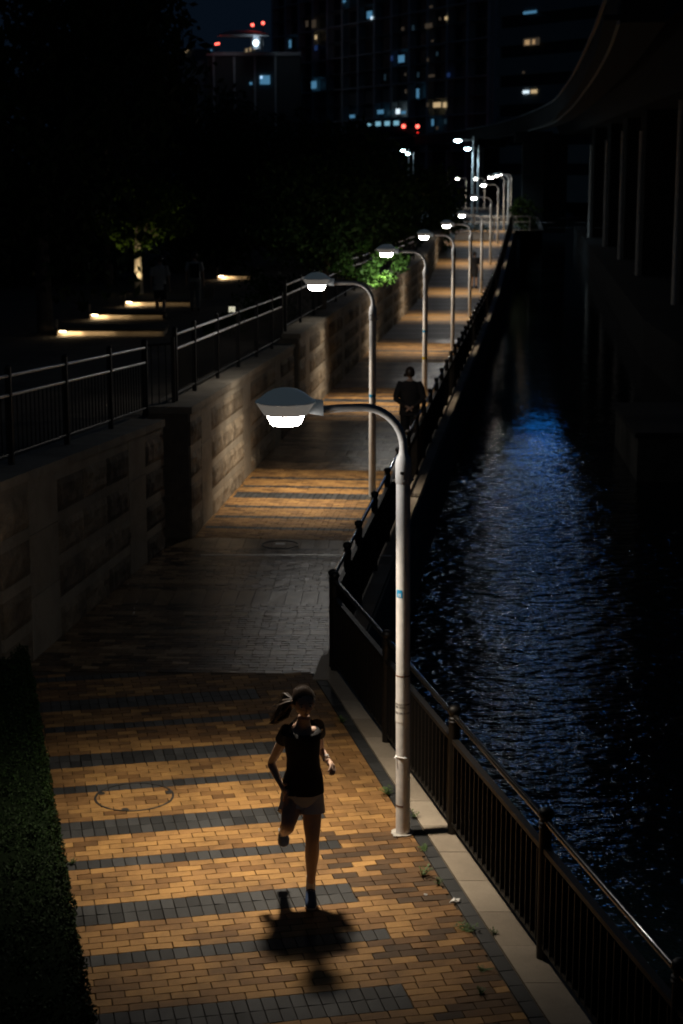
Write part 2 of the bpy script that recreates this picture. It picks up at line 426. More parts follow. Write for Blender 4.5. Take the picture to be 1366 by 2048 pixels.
for kind in ('brick', 'paver'):
    # visible ones nearest the lens show largest: keep those inside the frame first
    def show(p):
        y, mk, c, ux, uy, a, b, d, z, t = p
        mid = c + ux*((a+b)/2); zc = mid.y*_c + CAM_H*_s
        px = 683 + FPX*mid.x/zc; py = 1024 + FPX*((CAM_H*_c - mid.y*_s))/zc
        return (0 if (140 < px < 1090 and py < 2048) else 1, mid.y)
    lst = sorted(PIECES[kind], key=show)
    for i, p in enumerate(lst[:300]):
        _, mk, c, ux, uy, a, b, d, z, t = p
        q = MB(); piece(q, Vector((0, 0, 0)), ux, uy, -(b-a)/2, (b-a)/2, d, 0, t)
        q.build(kind, M[mk], pave, loc=c + ux*((a+b)/2) + Vector((0, 0, z)))
    rest = {'brick': MB(), 'grey_brick': MB(), 'slate': MB()}
    for p in lst[300:]:
        _, mk, c, ux, uy, a, b, d, z, t = p
        piece(rest[mk], c, ux, uy, a, b, d, z, t)
    for mk, q in rest.items():
        if q.f: stuff(q.build({'brick': 'yellow_bricks', 'grey_brick': 'grey_bricks', 'slate': 'dark_pavers'}[mk] if kind == 'brick' else {'grey_brick': 'grey_slabs', 'slate': 'dark_pavers', 'brick': 'yellow_bricks'}[mk], M[mk], pave))

# dark kerb row and granite edging along the near railing
dn = Vector((-.195, .981, 0)).normalized(); dx_ = Vector((dn.y, -dn.x, 0))
y = 7.0; i = 0
while y < 17.35:
    p = Vector((near_edge(y) + .058, y, 0)); q = MB()
    piece(q, Vector((0, 0, 0)), dn, -dx_, 0, .216, .108, 0, rnd.random()*.7)
    q.build('kerb_paver', M['slate'], pave, loc=(p.x, p.y, .001)); y += .216*dn.y; i += 1
coping = structure(link('quay_coping', None)); coping.location = (0, 0, 0)
dr = Vector((-.2072, .978, 0)).normalized(); rx = Vector((dr.y, -dr.x, 0))
y = 6.6
while y < 17.1:
    a = Vector((near_edge(y) + .118, y, 0)); b = Vector((near_edge(y+.545) + .118, y + .545, 0)); ar = Vector((rail_x(y) + .12, y, 0)); br_ = Vector((rail_x(y + .545) + .12, y + .545, 0))
    g = (b - a).normalized()*.003; q = MB(); h0, h1 = -.07, .006 + rnd.uniform(0, .003)
    o = [a+g, ar+g, br_-g, b-g]; o = [Vector(p) for p in o]
    q.hexa([p + Vector((0, 0, h0)) for p in o], [p + Vector((0, 0, h1)) for p in o], t=rnd.random())
    q.build('granite_slab', M['granite'], coping); y += .545
# corner stone
q = MB(); q.hexa([(-.30, 17.15, -.07), (.05, 17.15, -.07), (.30, 18.05, -.07), (-.22, 18.05, -.07)], [(-.30, 17.15, .008), (.05, 17.15, .008), (.30, 18.05, .008), (-.22, 18.05, .008)], t=.6)
q.build('granite_slab', M['granite'], coping)
y = 18.06
while y < 112:
    ln = 1.1 if y < 60 else 4.0
    q = MB(); z0, z1 = zg(y), zg(y + ln)
    o = [(rail_x(y) - .13, y+.004), (rail_x(y) + .20, y+.004), (rail_x(y+ln) + .20, y+ln-.004), (rail_x(y+ln) - .13, y+ln-.004)]
    q.hexa([(a, b, zg(b) - .07) for a, b in o], [(a, b, zg(b) + .006) for a, b in o], t=rnd.random())
    q.build('granite_slab', M['granite'], coping); y += ln
# steel expansion joint
q = MB(); q.box((-.62, 22.92, .004), (2.6, .035, .012), R(-1)); q.build('expansion_joint', M['steel'], pave)

# manhole covers
def ring(mb, r0, r1, z0, z1, seg=48):
    mb.lathe([(r0, z0), (r0, z1), (r1, z1), (r1, z0)], seg=seg)
mh = thing('manhole_cover', 'large round manhole ring inlaid with yellow bricks, left of the runner', 'manhole cover', (MANHOLE.x, MANHOLE.y, 0.0))
q = MB(); ring(q, .318, .336, -.01, .0045); q.build('rim', M['iron'], mh, True)
for a in (165, 20, 262):
    q = MB(); q.lathe([(.001, .0052), (.03, .0052), (.034, -.005)], seg=14)
    q.build('lifting_notch', M['iron'], mh, loc=(.30*math.cos(R(a)), .30*math.sin(R(a)), .0006))
mh = thing('access_cover', 'small round access cover with pale tag, in the grey paving by the wall', 'access cover', (COVER2.x, COVER2.y, 0))
q = MB(); ring(q, .245, .262, -.01, .005); q.build('rim', M['iron'], mh, True)
q = MB(); q.box((0.0, .02, .006), (.13, .09, .006)); q.build('tag', M['sticker_white'], mh)

# ------------------------------------------------------------------ street lamps
def lamp_profile(prof, seg=28): q = MB(); q.lathe(prof, seg=seg); return q
def make_lamp(label):
    L = thing('street_lamp', label, 'street lamp', group='white lamp posts along the promenade')
    q = MB(); q.tube([(0, 0, 0), (0, 0, 1.32)], .0575, 18); q.tube([(0, 0, 1.32), (0, 0, 2.88)], .0555, 18, t=.4)
    q.build('pole', M['pole_white'], L, True)
    q = MB(); q.lathe([(.0555, 2.845), (.062, 2.853), (.062, 3.0), (.055, 3.045), (.036, 3.075), (.031, 3.11)], seg=20); sl = q.build('sleeve', M['pole_white'], L, True)
    for a in (R(15), R(175), R(265)): q = MB(); q.tube([(.06*math.cos(a), .06*math.sin(a), 2.868), (.085*math.cos(a), .085*math.sin(a), 2.868)], .011, 8); q.build('bolt', M['steel'], sl, True)
    q = MB(); q.box((-.02, -.0595, 2.935), (.03, .012, .02), m=0); q.build('bolt', M['iron'], sl)
    pts = [(0, 0, 3.06)]; rr = .32
    for k in range(11):
        a = math.pi/2*k/10; pts.append((-rr + rr*math.cos(a), 0, 3.12 + rr*math.sin(a)))
    pts += [(-.48, 0, 3.438), (-.63, 0, 3.43)]
    q = MB(); q.tube(pts, [.031]*len(pts), 14); q.build('arm', M['pole_white'], L, True)
    hx = -.90; hz = 3.505
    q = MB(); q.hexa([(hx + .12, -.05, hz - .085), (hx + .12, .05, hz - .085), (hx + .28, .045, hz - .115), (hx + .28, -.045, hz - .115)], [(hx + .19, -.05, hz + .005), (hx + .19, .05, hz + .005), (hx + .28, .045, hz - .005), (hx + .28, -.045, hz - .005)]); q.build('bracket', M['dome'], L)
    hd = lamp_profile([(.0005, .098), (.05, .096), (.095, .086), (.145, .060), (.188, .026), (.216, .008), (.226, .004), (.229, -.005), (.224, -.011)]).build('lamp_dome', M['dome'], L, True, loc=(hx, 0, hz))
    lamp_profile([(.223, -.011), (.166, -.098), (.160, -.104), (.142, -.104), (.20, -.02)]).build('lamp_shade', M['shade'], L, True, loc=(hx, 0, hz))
    lamp_profile([(.143, -.102), (.112, -.172), (.102, -.180), (.0005, -.183)]).build('lamp_lens', M['lens'], L, True, loc=(hx, 0, hz))
    ld = bpy.data.lights.new('lamp_light', 'SPOT'); ld.energy = LAMP_WATT; ld.color = WARM; ld.spot_size = R(98); ld.spot_blend = 1.0; ld.shadow_soft_size = .10
    link('lamp_light', ld, L, (hx, 0, hz - .205))
    return L
lamp_labels = [
 'nearest lit white lamp post, beside the dark railing, carrying a taped notice',
 'second lit lamp post, whose pole stands left of the dark walker with clasped hands',
 'third lit lamp post, with yellow band, its head against green overhanging leaves',
 'fourth lit lamp post, just above the end of the overhanging green branch',
 'fifth lit lamp post, standing left of the distant standing figure',
 'sixth lit lamp post, standing right of the distant standing figure',
 'seventh lit lamp post, whose head glows just below the tall bluish lamps',
 'eighth lit lamp post, at the foot of the ramp before the road',
 'ninth lit lamp post, left one of the three clustered at the railing end',
 'tenth lit lamp post, middle of the three clustered at the railing end',
 'eleventh lit lamp post, rightmost of the three clustered at the railing end']
lamp0 = make_lamp(lamp_labels[0])
for i, (x, y) in enumerate(LAMPS):
    L = lamp0 if i == 0 else copy_tree(lamp0)
    L.location = (x, y, zg(y)); L.rotation_euler = (0, R(-.35) if i == 0 else 0, R(9) if i == 0 else R(-6.6))
    L['label'] = lamp_labels[i]
lamps = [o for o in COL.objects if o.name.startswith('street_lamp') and o.parent is None]
for k, (px, Y, lb) in enumerate([(933, 168, 'far small lamp post with lit head left of the bluish lamp poles'), (970, 170, 'far small lamp post with thin pole between the bluish lamps and the clustered heads')]):
    L = copy_tree(lamp0); p = at(px, 356, Y); L.location = (p.x, Y, p.z - 3.46); L.rotation_euler = (0, 0, R(-6)); L['label'] = lb
# details only the nearest posts carry: print wrapped round the pole
def wrapped_text(txt, size, rad, ang0, z, parent, m, name):
    cu = bpy.data.curves.new('txt', 'FONT'); cu.body = txt; cu.size = size; cu.align_x = 'LEFT'; cu.space_line = 1.1; cu.offset = .0006
    o = bpy.data.objects.new('txt', cu); COL.objects.link(o)
    dg = bpy.context.evaluated_depsgraph_get(); me = bpy.data.meshes.new_from_object(o.evaluated_get(dg))
    bpy.data.objects.remove(o); me.materials.clear(); me.materials.append(m)
    for v in me.vertices:
        a = ang0 + v.co.x / rad; v.co = Vector((rad*math.cos(a), rad*math.sin(a), z + v.co.y))
    return link(name, me, parent)
def band(rad, a0, a1, z0, z1, parent, m, name, seg=18):
    q = MB(); pts = [a0 + (a1-a0)*k/seg for k in range(seg+1)]
    for a, b in zip(pts, pts[1:]):
        q.quad((rad*math.cos(a), rad*math.sin(a), z0), (rad*math.cos(b), rad*math.sin(b), z0), (rad*math.cos(b), rad*math.sin(b), z1), (rad*math.cos(a), rad*math.sin(a), z1))
    return q.build(name, m, parent, True)
L1 = lamps[0]
st = band(.0592, R(150), R(305), .945, 1.115, L1, M['sticker_white'], 'notice')
wrapped_text('SHOULD COME\nTHER DOG\n\nDOG ON A LEA', .0215, .0600, R(172), 1.085, st, M['ink'], 'lettering')
st = band(.0565, R(196), R(252), 1.955, 2.015, L1, M['sticker_blue'], 'number_plate', 8)
wrapped_text('15', .034, .0572, R(208), 1.963, st, M['paper'], 'lettering')
q = MB(); q.tube([(.059*math.cos(R(a)), .059*math.sin(R(a)), .655 + .004*math.sin(R(a*2))) for a in range(150, 340, 12)], .0035, 6); q.tube([(-.06, -.02, .655), (-.075, -.03, .648)], .006, 6); q.build('cable_tie', M['paper'], L1, True)
q = MB(); q.lathe([(.0582, 1.315), (.0588, 1.32), (.0582, 1.326)], seg=18); q.build('seam', M['rust'], L1, True)
band(.0585, R(180), R(262), .243, .256, L1, M['rust'], 'rust_stain')
q = MB(); n = 18; cpt = []
for k in range(n):
    a = 2*math.pi*k/n; r = .085 + .045*mnoise.noise(Vector((math.cos(a)*2, math.sin(a)*2, 5))); cpt.append((r*1.15*math.cos(a), r*math.sin(a), .013))
for k in range(n): q.quad((0, 0, .016), cpt[k], cpt[(k+1) % n], (0, 0, .016))
q.build('mortar_collar', mat('mortar', (.40, .38, .34), .9, var=.3, scale=14, bump=.4), L1)
band(.0568, R(180), R(330), 1.62, 1.665, lamps[1], M['sticker_blue'], 'number_plate')
band(.0585, R(180), R(330), 1.0, 1.06, lamps[2], mat('yellow_tape', (.6, .45, .03), .5, var=0), 'yellow_tape')
band(.0568, R(180), R(330), 1.62, 1.665, lamps[2], M['sticker_blue'], 'number_plate')

# tall bluish lamps and far pair beyond the trees
def tall_lamp(x, y, z, h, reach, label, light=True, scale=1.0):
    T = thing('tall_lamp', label, 'street lamp', (x, y, z), R(-4), 'bluish white lamps of the road')
    q = MB(); q.tube([(0, 0, 0), (0, 0, h*.68)], .085, 12); q.tube([(0, 0, h*.68), (0, 0, h)], .062, 12); q.build('pole', M['pole_white'], T, True)
    q = MB(); q.tube([(0, 0, h - .28), (-reach + .2, 0, h - .24)], .03, 8); q.build('arm', M['pole_white'], T, True)
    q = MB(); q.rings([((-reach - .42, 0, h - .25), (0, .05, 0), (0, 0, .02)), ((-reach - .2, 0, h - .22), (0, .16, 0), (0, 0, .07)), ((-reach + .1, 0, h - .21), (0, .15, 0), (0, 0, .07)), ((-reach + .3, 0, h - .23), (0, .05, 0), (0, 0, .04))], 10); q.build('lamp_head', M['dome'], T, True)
    q = MB(); q.rings([((-reach - .34, 0, h - .29), (0, .08, 0), (0, 0, .05)), ((-reach - .12, 0, h - .33), (0, .18, 0), (0, 0, .12)), ((-reach + .12, 0, h - .30), (0, .10, 0), (0, 0, .06))], 10); q.build('lamp_lens', M['cool_lens'], T, True)
    if light:
        ld = bpy.data.lights.new('lamp_light', 'SPOT'); ld.energy = 900; ld.color = COOL; ld.spot_size = R(140); ld.spot_blend = .6; ld.shadow_soft_size = .2
        link('lamp_light', ld, T, (-reach - .12, 0, h - .5))
    return T
tall_lamp(9.35, 125, .93, 6.15, 1.0, 'taller bluish lamp with straight arm, left of its twin by the road')
tall_lamp(11.6, 149, .95, 5.75, .85, 'slightly lower bluish lamp with straight arm, right of its taller twin')
p = at(818, 302, 210); tall_lamp(p.x, 210, .95, p.z - .6, .6, 'upper of two small bluish lamps glowing beyond the trees below the train', False)
p = at(827, 308, 225); tall_lamp(p.x, 225, .95, p.z - .6, .6, 'lower right of two small bluish lamps glowing beyond the trees below the train', False)

# ------------------------------------------------------------------ railings on the water side
def post_mesh(h=1.06, r=.043):
    q = MB(); q.tube([(0, 0, 0), (0, 0, h - .12)], r, 14)
    q.lathe([(r, h-.13), (r+.006, h-.125), (r+.006, h-.115), (r, h-.11), (r, h-.1), (r+.006, h-.095), (r+.006, h-.088), (r-.004, h-.08), (r-.004, h-.06), (r+.008, h-.045), (r+.01, h-.03), (r+.004, h-.008), (r-.015, h+.008), (.001, h+.012)], seg=14)
    me = q.mesh('post', M['rail_paint'], True); smooth_by_angle(me, 45); return me
PM = post_mesh()
bal_me = MB(); bal_me.box((0, 0, .43), (.013, .055, .66)); BAL = bal_me.mesh('baluster', M['rail_paint'])
def railing(label, posts, nbal, limit=300):
    T = thing('railing', label, 'railing', (posts[0][0], posts[0][1], 0)); o = Vector((posts[0][0], posts[0][1], 0)); cnt = 0; rest = MB()
    for p in posts: link('post', PM, T, Vector((*p, zg(p[1]))) - o)
    for a, b in zip(posts, posts[1:]):
        A = Vector((*a, zg(a[1]))) - o; B = Vector((*b, zg(b[1]))) - o; d = (B - A).normalized(); rz = math.atan2(d.y, d.x)
        up = Vector((0, 0, 1))
        q = MB(); q.tube([A + up*.985 + d*.035, B + up*.985 - d*.035], .024, 12); q.build('top_rail', M['rail_gloss'], T, True)
        q = MB(); ln = (B - A).length - .07; mid = (A + B)/2; rot = Matrix(((d.x, -d.y/math.hypot(d.x, d.y), 0), (d.y, d.x/math.hypot(d.x, d.y), 0), (d.z, 0, 1)))
        q.box(mid + up*.785, (ln, .05, .035), M=rot); me = q.build('middle_rail', M['rail_paint'], T)
        q = MB(); q.box(mid + up*.105, (ln, .045, .03), M=rot); q.build('bottom_rail', M['rail_paint'], T)
        for k in range(nbal):
            P = A + (B - A)*((k + .75)/(nbal + .5)) ; cnt += 1
            if cnt <= limit: link('baluster', BAL, T, P, rz)
            else: rest.box(P + up*.43, (.013, .055, .66), rz)
    if rest.f: stuff(rest.build('balusters', M['rail_paint'], T))
    return T
near_posts = [(rail_x(y), y) for y in (17.50, 15.2, 12.98, 10.78, 8.58, 6.38)]
railing('dark brown bent railing nearest the camera, beside the runner and the water', near_posts, 19)
fy = [17.62, 18.95, 20.15, 22.1]
while fy[-1] < 112: fy.append(fy[-1] + 1.86)
railing('long dark railing running from the corner post away along the canal', [(rail_x(y), y) for y in fy], 19)

# ------------------------------------------------------------------ stone retaining walls
def retaining_wall(label, a, b, top_a, top_b, layout, courses=4, thick=.55, endface=True, coplen=1.15):
    a = Vector((*a, 0)); b = Vector((*b, 0)); d = (b - a); LEN = d.length; d.normalize(); nrm = Vector((d.y, -d.x, 0))
    T = thing('retaining_wall', label, 'stone wall', (a.x, a.y, 0)); CT = .10
    def base(s): return zg((a + d*s).y) - .05
    def top(s): return top_a + (top_b - top_a)*s/LEN - CT
    def P(s, o, f): return d*s + nrm*o + Vector((0, 0, base(s) + (top(s) - base(s))*f))
    def block(s0, s1, f0, f1, o0, o1, t, name, m):
        q = MB(); q.hexa([P(s0, o0, f0), P(s0, o1, f0), P(s1, o1, f0), P(s1, o0, f0)], [P(s0, o0, f1), P(s0, o1, f1), P(s1, o1, f1), P(s1, o0, f1)], t=t); q.build(name, m, T)
    block(0.0, LEN, 0, 1, -thick, -.035, .5, 'wall_core', M['wall_core'])
    def rough(s0, s1, f0, f1):
        nx, ny = max(4, int((s1 - s0)/.085)), 5; q = MB(); g = .006; sd = rnd.uniform(0, 99)
        grid = []
        for j in range(ny + 1):
            for i in range(nx + 1):
                u, v = i/nx, j/ny; s = s0 + g + (s1 - s0 - 2*g)*u; f = f0 + (f1 - f0)*v
                e = min(u*(s1-s0), (1-u)*(s1-s0), v*.3, (1-v)*.3)
                o = -.004 if e < .001 else .004 + .030*(.5 + .5*mnoise.noise(Vector((s*7 + sd, f*11, sd)))) + .026*mnoise.noise(Vector((s*19, f*36 + sd, 2)))
                if 0 < i < nx and 0 < j < ny: s += rnd.uniform(-.012, .012)
                grid.append(P(s, o, f))
        n = len(q.v); q.v += [tuple(p) for p in grid]; t = rnd.random()
        for j in range(ny):
            for i in range(nx):
                k = n + j*(nx+1) + i; q.f.append((k, k+1, k+nx+2, k+nx+1)); q.t.append(t); q.m.append(0)
        # sides back into the wall
        rim = [j0 for j0 in range(nx+1)] + [(j+1)*(nx+1) - 1 + 0 for j in range(1, ny+1)] + [ny*(nx+1) + i for i in range(nx-1, -1, -1)] + [j*(nx+1) for j in range(ny-1, 0, -1)]
        m0 = len(q.v); q.v += [tuple(grid[k] - nrm*.045) for k in rim]
        for k in range(len(rim)): q.f.append((n + rim[k], m0 + k, m0 + (k+1) % len(rim), n + rim[(k+1) % len(rim)])); q.t.append(t); q.m.append(0)
        q.build('rough_stone', M['rough_stone'], T)
    s = 0.0; ci = 0
    bandf = .26 / courses; pitch = 1/courses
    while s < LEN - .05:
        ln, kind = layout[ci % len(layout)]; ci += 1; e = min(s + ln, LEN)
        if kind == 'p':
            for f0, f1 in ((0, .36), (.36, .70), (.70, 1)): block(s + .002, e - .002, f0 + .002, f1 - .002, -.036, 0, rnd.random(), 'dressed_stone', M['smooth_stone'])
        else:
            for c in range(courses):
                f0 = c*pitch; f1 = f0 + pitch - bandf; k = max(1, round((e - s)/1.0)); L = (e - s)/k
                for j in range(k): rough(s + j*L, s + (j+1)*L, f0, f1)
                block(s + .001, e - .001, f1 + .0015, f0 + pitch - .0015, -.036, -.002, rnd.random(), 'band_stone', M['smooth_stone'])
        s = e
    s = 0.0
    while s < LEN - .01:
        e = min(s + coplen, LEN); q = MB()
        def C(ss, o, zz): return d*ss + nrm*o + Vector((0, 0, top(ss) + zz))
        q.hexa([C(s+.003, -thick-.01, .002), C(s+.003, .022, .002), C(e-.003, .022, .002), C(e-.003, -thick-.01, .002)], [C(s+.003, -thick-.01, CT), C(s+.003, .022, CT), C(e-.003, .022, CT), C(e-.003, -thick-.01, CT)], t=rnd.random())
        q.build('coping_slab', M['smooth_stone'], T); s = e
    return T
retaining_wall('dim stone wall at left, nearest, behind the hedge', (-3.44, 17.0), (-2.47, 23.7), 2.11, 1.76, [(.9, 'r'), (1.0, 'p'), (3.0, 'r'), (.85, 'p'), (3.0, 'r')])
retaining_wall('brightly lit stone wall left of the nearest lamp head, with square dark end', (-2.14, 24.2), (-.98, 35.9), 1.86, 1.55, [(.85, 'r'), (.85, 'p'), (3.1, 'r'), (.85, 'p'), (3.1, 'r'), (.85, 'p'), (3, 'r')], endface=True, thick=.62)
def wall_seg(label, y0, y1, t0, t1): retaining_wall(label, (lerp_tab(WALLC, y0), y0), (lerp_tab(WALLC, y1), y1), t0, t1, [(.9, 'r'), (.8, 'p'), (3.0, 'r'), (.8, 'p'), (3.0, 'r'), (.8, 'p'), (3, 'r')], coplen=1.6)
wall_seg('lit stone wall left of the second lamp pole, in two lit patches', 35.9, 52, 1.76, 1.50)
wall_seg('stone wall under the overhanging branch by the third lamp', 52, 76, 1.44, 1.12)
wall_seg('farthest stone wall, sloping up to the road', 76, 113, 1.12, 1.78)

# ------------------------------------------------------------------ fence on top of the walls
fp = MB(); fp.box((0, 0, .53), (.06, .06, 1.06)); fp.lathe([(.036, 1.06), (.034, 1.075), (.02, 1.088), (.001, 1.092)], seg=10); FP = fp.mesh('post', M['fence_paint'])
fb = MB(); fb.box((0, 0, .43), (.014, .014, .62)); FBM = fb.mesh('baluster', M['fence_paint'])
def fence(label, posts, nbal):
    """posts: (x, y, z of the coping)"""
    o = Vector((posts[0][0], posts[0][1], 0)); T = thing('fence', label, 'fence', o); up = Vector((0, 0, 1)); cnt = 0; rest = MB()
    for p in posts: link('post', FP, T, Vector(p) - o, R(-7))
    for a, b in zip(posts, posts[1:]):
        A, B = Vector(a) - o, Vector(b) - o; d = (B - A).normalized(); rz = math.atan2(d.y, d.x)
        for h, r, nm in ((.97, .016, 'top_rail'), (.76, .016, 'middle_rail')):
            q = MB(); q.tube([A + up*h + d*.03, B + up*h - d*.03], .019, 12); q.build(nm, M['rail_steel'], T, True)
        q = MB(); q.tube([A + up*.12 + d*.03, B + up*.12 - d*.03], .018, 8); q.build('bottom_rail', M['fence_paint'], T, True)
        for k in range(nbal):
            P = A + (B - A)*((k + .75)/(nbal + .5)); cnt += 1
            if cnt <= 290: link('baluster', FBM, T, P, rz)
            else: rest.box(P + up*.43, (.014, .014, .62), rz)
    if rest.f: stuff(rest.build('balusters', M['fence_paint'], T))
    return T
def fA(y): return (-2.82 + .145*(y - 23.7), y, 2.11 - .35*(y - 17)/6.7)
def fBp(y): return (-2.49 + .105*(y - 24.2), y, 1.86 - .31*(y - 24.2)/11.7)
fence('black fence with shiny rails on the dim wall at left, ending at the gate', [fA(y) for y in (14.4, 16.4, 18.45, 20.45, 22.35, 24.15)], 13)
fence('black fence with shiny rails on the lit wall, starting right of the gate', [fBp(y) for y in (24.95, 26.4, 28.4, 30.5, 32.6, 34.6, 36.0)], 13)
fC = [(lerp_tab(WALLC, y) - .38, y, (1.76 - .26*(y-35.9)/16.1) if y < 52 else 1.44 - .32*(y-52)/24) for y in [36.5, 39, 41.5, 44, 46.5, 49, 51.6, 54, 56.5, 59, 61.5, 64, 66.5, 69, 71.5, 74, 75.8]]
fence('far black fence on the walls beside the overhanging branch', fC, 12)
G = thing('gate', 'small black barred gate between the two fences, above the wall corner', 'gate', (-2.75, 24.2, 1.72))
g0 = Vector((-.06, .25, 0)); g1 = Vector((.32, .62, 0))
for p in (g0, g1):
    q = MB(); q.box(p + Vector((0, 0, .52)), (.055, .055, 1.1)); q.build('gate_post', M['fence_paint'], G)
for h in (.08, .98):
    q = MB(); q.tube([g0 + Vector((0, 0, h)), g1 + Vector((0, 0, h))], .016, 8); q.build('rail', M['fence_paint'], G)
for k in range(3): q = MB(); q.box(g0 + (g1 - g0)*((k+1)/4) + Vector((0, 0, .53)), (.014, .014, .9)); q.build('bar', M['fence_paint'], G)

# ------------------------------------------------------------------ park behind the walls
def pz(y): return lerp_tab([(14, 1.62), (24, 1.55), (34, 1.30), (43, 1.0), (200, 1.0)], y)
mb = MB(); ys = [-20, 8, 17, 20, 24, 28, 32, 36, 40, 43, 50, 58, 66, 76, 86, 97, 113]
def px_(y): return (wall_x(y) - .4) if y > 17 else -5.2
for a, b in zip(ys, ys[1:]):
    mb.quad((-160, a, pz(a)), (px_(a), a, pz(a)), (px_(b), b, pz(b)), (-160, b, pz(b)))
structure(mb.build('park_ground', M['soil']))
sheet('road', [((-300, 114, .90), (13.2, 114, .90), (16.0, 142, .94), (-300, 142, .94))], M['asphalt'])
sheet('far_land', [((-900, 142, .9), (15.8, 142, .9), (26, 700, .9), (-900, 700, .9)), ((34, 190, .9), (900, 190, .9), (900, 700, .9), (50, 700, .9)), ((-900, 700, .9), (900, 700, .9), (900, 1600, .9), (-900, 1600, .9))], M['dark_concrete'])
q = MB()
for y in (118, 128, 138):
    for k in range(24): q.box((-30 + k*3.2, y, .93 + (y-114)*.0015), (1.8, .14, .006))
structure(q.build('road_marking', M['paper']))

# low steps with a light tucked at their left end
stepM = mat('pale_step_stone', (.42, .36, .27), .8, var=.15, bump=.2)
fix = emit('step_light', (1, .78, .48), 14)
def lit_step(px, py, pxr, Y, label, power, h=.17):
    a = at(px, py, Y); b = at(pxr, py - 2, Y + .3); gz = pz(Y); w_ = b.x - a.x
    T = thing('lit_step', label, 'step', (a.x, Y, gz), 0, 'park ledges with corner lights')
    q = MB(); q.box((w_/2, .5, h/2 - .03), (w_, 1.0, h - .06)); q.build('riser', stepM, T)
    q = MB(); q.box((w_/2, .42, h + .0), (w_ + .1, 1.2, .06)); q.build('tread', M['soil'], T)
    q = MB(); q.box((-.03, -.10, h/2 + .12), (.04, .10, .42)); q.build('end_post', stepM, T)
    q = MB(); q.box((.10, -.06, h - .055), (.16, .03, .03)); q.build('light_fitting', fix, T)
    for f0, f1, e in ((.04, .98, .07), (.04, .52, .26), (.03, .22, .55)):      # an LED strip that is brightest at its feed end
        ld = bpy.data.lights.new('strip_light', 'AREA'); ld.shape = 'RECTANGLE'; ld.size = w_*(f1 - f0); ld.size_y = .02; ld.energy = power*e; ld.color = (1, .70, .38)
        link('strip_light', ld, T, (w_*(f0 + f1)/2, -.07, h - .045))
    ld = bpy.data.lights.new('step_light', 'POINT'); ld.energy = power*.25; ld.color = (1, .72, .40); ld.shadow_soft_size = .03
    link('step_light', ld, T, (.16, -.10, h - .10))
lit_step(118, 672, 330, 43.2, 'nearest and widest park ledge lit from its left corner', 5.0)
lit_step(183, 638, 330, 47.9, 'middle park ledge lit from its left corner', 5.0)
lit_step(252, 612, 385, 52.3, 'park ledge with corner light beside the pale lit tree trunk', 5.0)
lit_step(437, 558, 502, 64.5, 'short lit park ledge at far right, behind the fence', 7.0)
# bollard light
p = at(464, 630, 45.5); T = thing('bollard_light', 'short glowing cream bollard lamp among bushes behind the fence', 'bollard lamp', (p.x, 45.5, 1.0))
hh = at(464, 612, 45.5).z - 1.0
q = MB(); q.tube([(0, 0, 0), (0, 0, hh - .2)], .05, 12); q.build('pole', M['iron'], T, True)
q = MB(); q.lathe([(.07, hh - .22), (.085, hh - .2), (.085, hh - .03), (.07, hh)], seg=16); q.build('lamp_shade', emit('bollard_glow', (.9, .85, .62), .8), T, True)
for k in range(3): q = MB(); q.lathe([(.086, hh-.16+k*.05), (.092, hh-.155+k*.05), (.086, hh-.15+k*.05)], seg=16); q.build('louvre', M['iron'], T)
q = MB(); q.lathe([(.001, hh+.02), (.09, hh+.01), (.09, hh-.01)], seg=16); q.build('cap', M['iron'], T)

# ------------------------------------------------------------------ vegetation
def leaves(mb, centre, rad, n, size, r_, flat=1.0, hollow=.35):
    for _ in range(n):
        while True:
            p = Vector((r_.uniform(-1, 1), r_.uniform(-1, 1), r_.uniform(-1, 1)))
            if hollow < p.length < 1: break
        p = Vector((p.x*rad[0], p.y*rad[1], p.z*rad[2])) + Vector(centre)
        a = Vector((r_.gauss(0, 1), r_.gauss(0, 1), r_.gauss(0, .6))).normalized(); b = a.orthogonal().normalized(); b = (Matrix.Rotation(r_.uniform(0, 6.3), 3, a) @ b)
        s = size * r_.uniform(.6, 1.35); wd = s*.42
        mb.quad(p - b*s*.5, p + a.cross(b)*wd*.5, p + b*s*.5, p - a.cross(b)*wd*.5, t=r_.random())
def make_tree(label, x, y, z0, h, cr, crz, nclump, nleaf, lsize, seed, leafm='dark_leaf', trunk=.18, base_frac=.4, group='park trees behind the fence', lean=(0, 0)):
    r_ = random.Random(seed); T = thing('tree', label, 'tree', (x, y, z0), 0, group)
    cz = h - crz; q = MB(); fork = h*base_frac
    q.tube([(0, 0, -.1), (lean[0]*.3 + r_.uniform(-.05, .05), 0, fork*.5), (lean[0]*.6, lean[1]*.6, fork), (lean[0], lean[1], cz)], [trunk*1.25, trunk, trunk*.8, trunk*.35], 9)
    lf = MB()
    for k in range(nclump):
        while True:
            p = Vector((r_.uniform(-1, 1), r_.uniform(-1, 1), r_.uniform(-1, 1)))
            if .25 < p.length < 1: break
        c = Vector((lean[0] + p.x*cr*.78, lean[1] + p.y*cr*.78, cz + p.z*crz*.8)); s = r_.uniform(.2, .36)
        leaves(lf, c, (cr*s*1.15, cr*s*1.15, crz*s), nleaf, lsize, r_, hollow=.1)
        if k % 4 == 0: q.tube([(lean[0]*.6, lean[1]*.6, fork), (lean[0]*.8 + c.x*.4, c.y*.4, fork + (c.z - fork)*.55), tuple(c)], [trunk*.4, trunk*.22, trunk*.05], 6, m=1)
    q.build('trunk', [M['bark'], M['bark']], T, True); lf.build('crown', M[leafm], T)
    return T
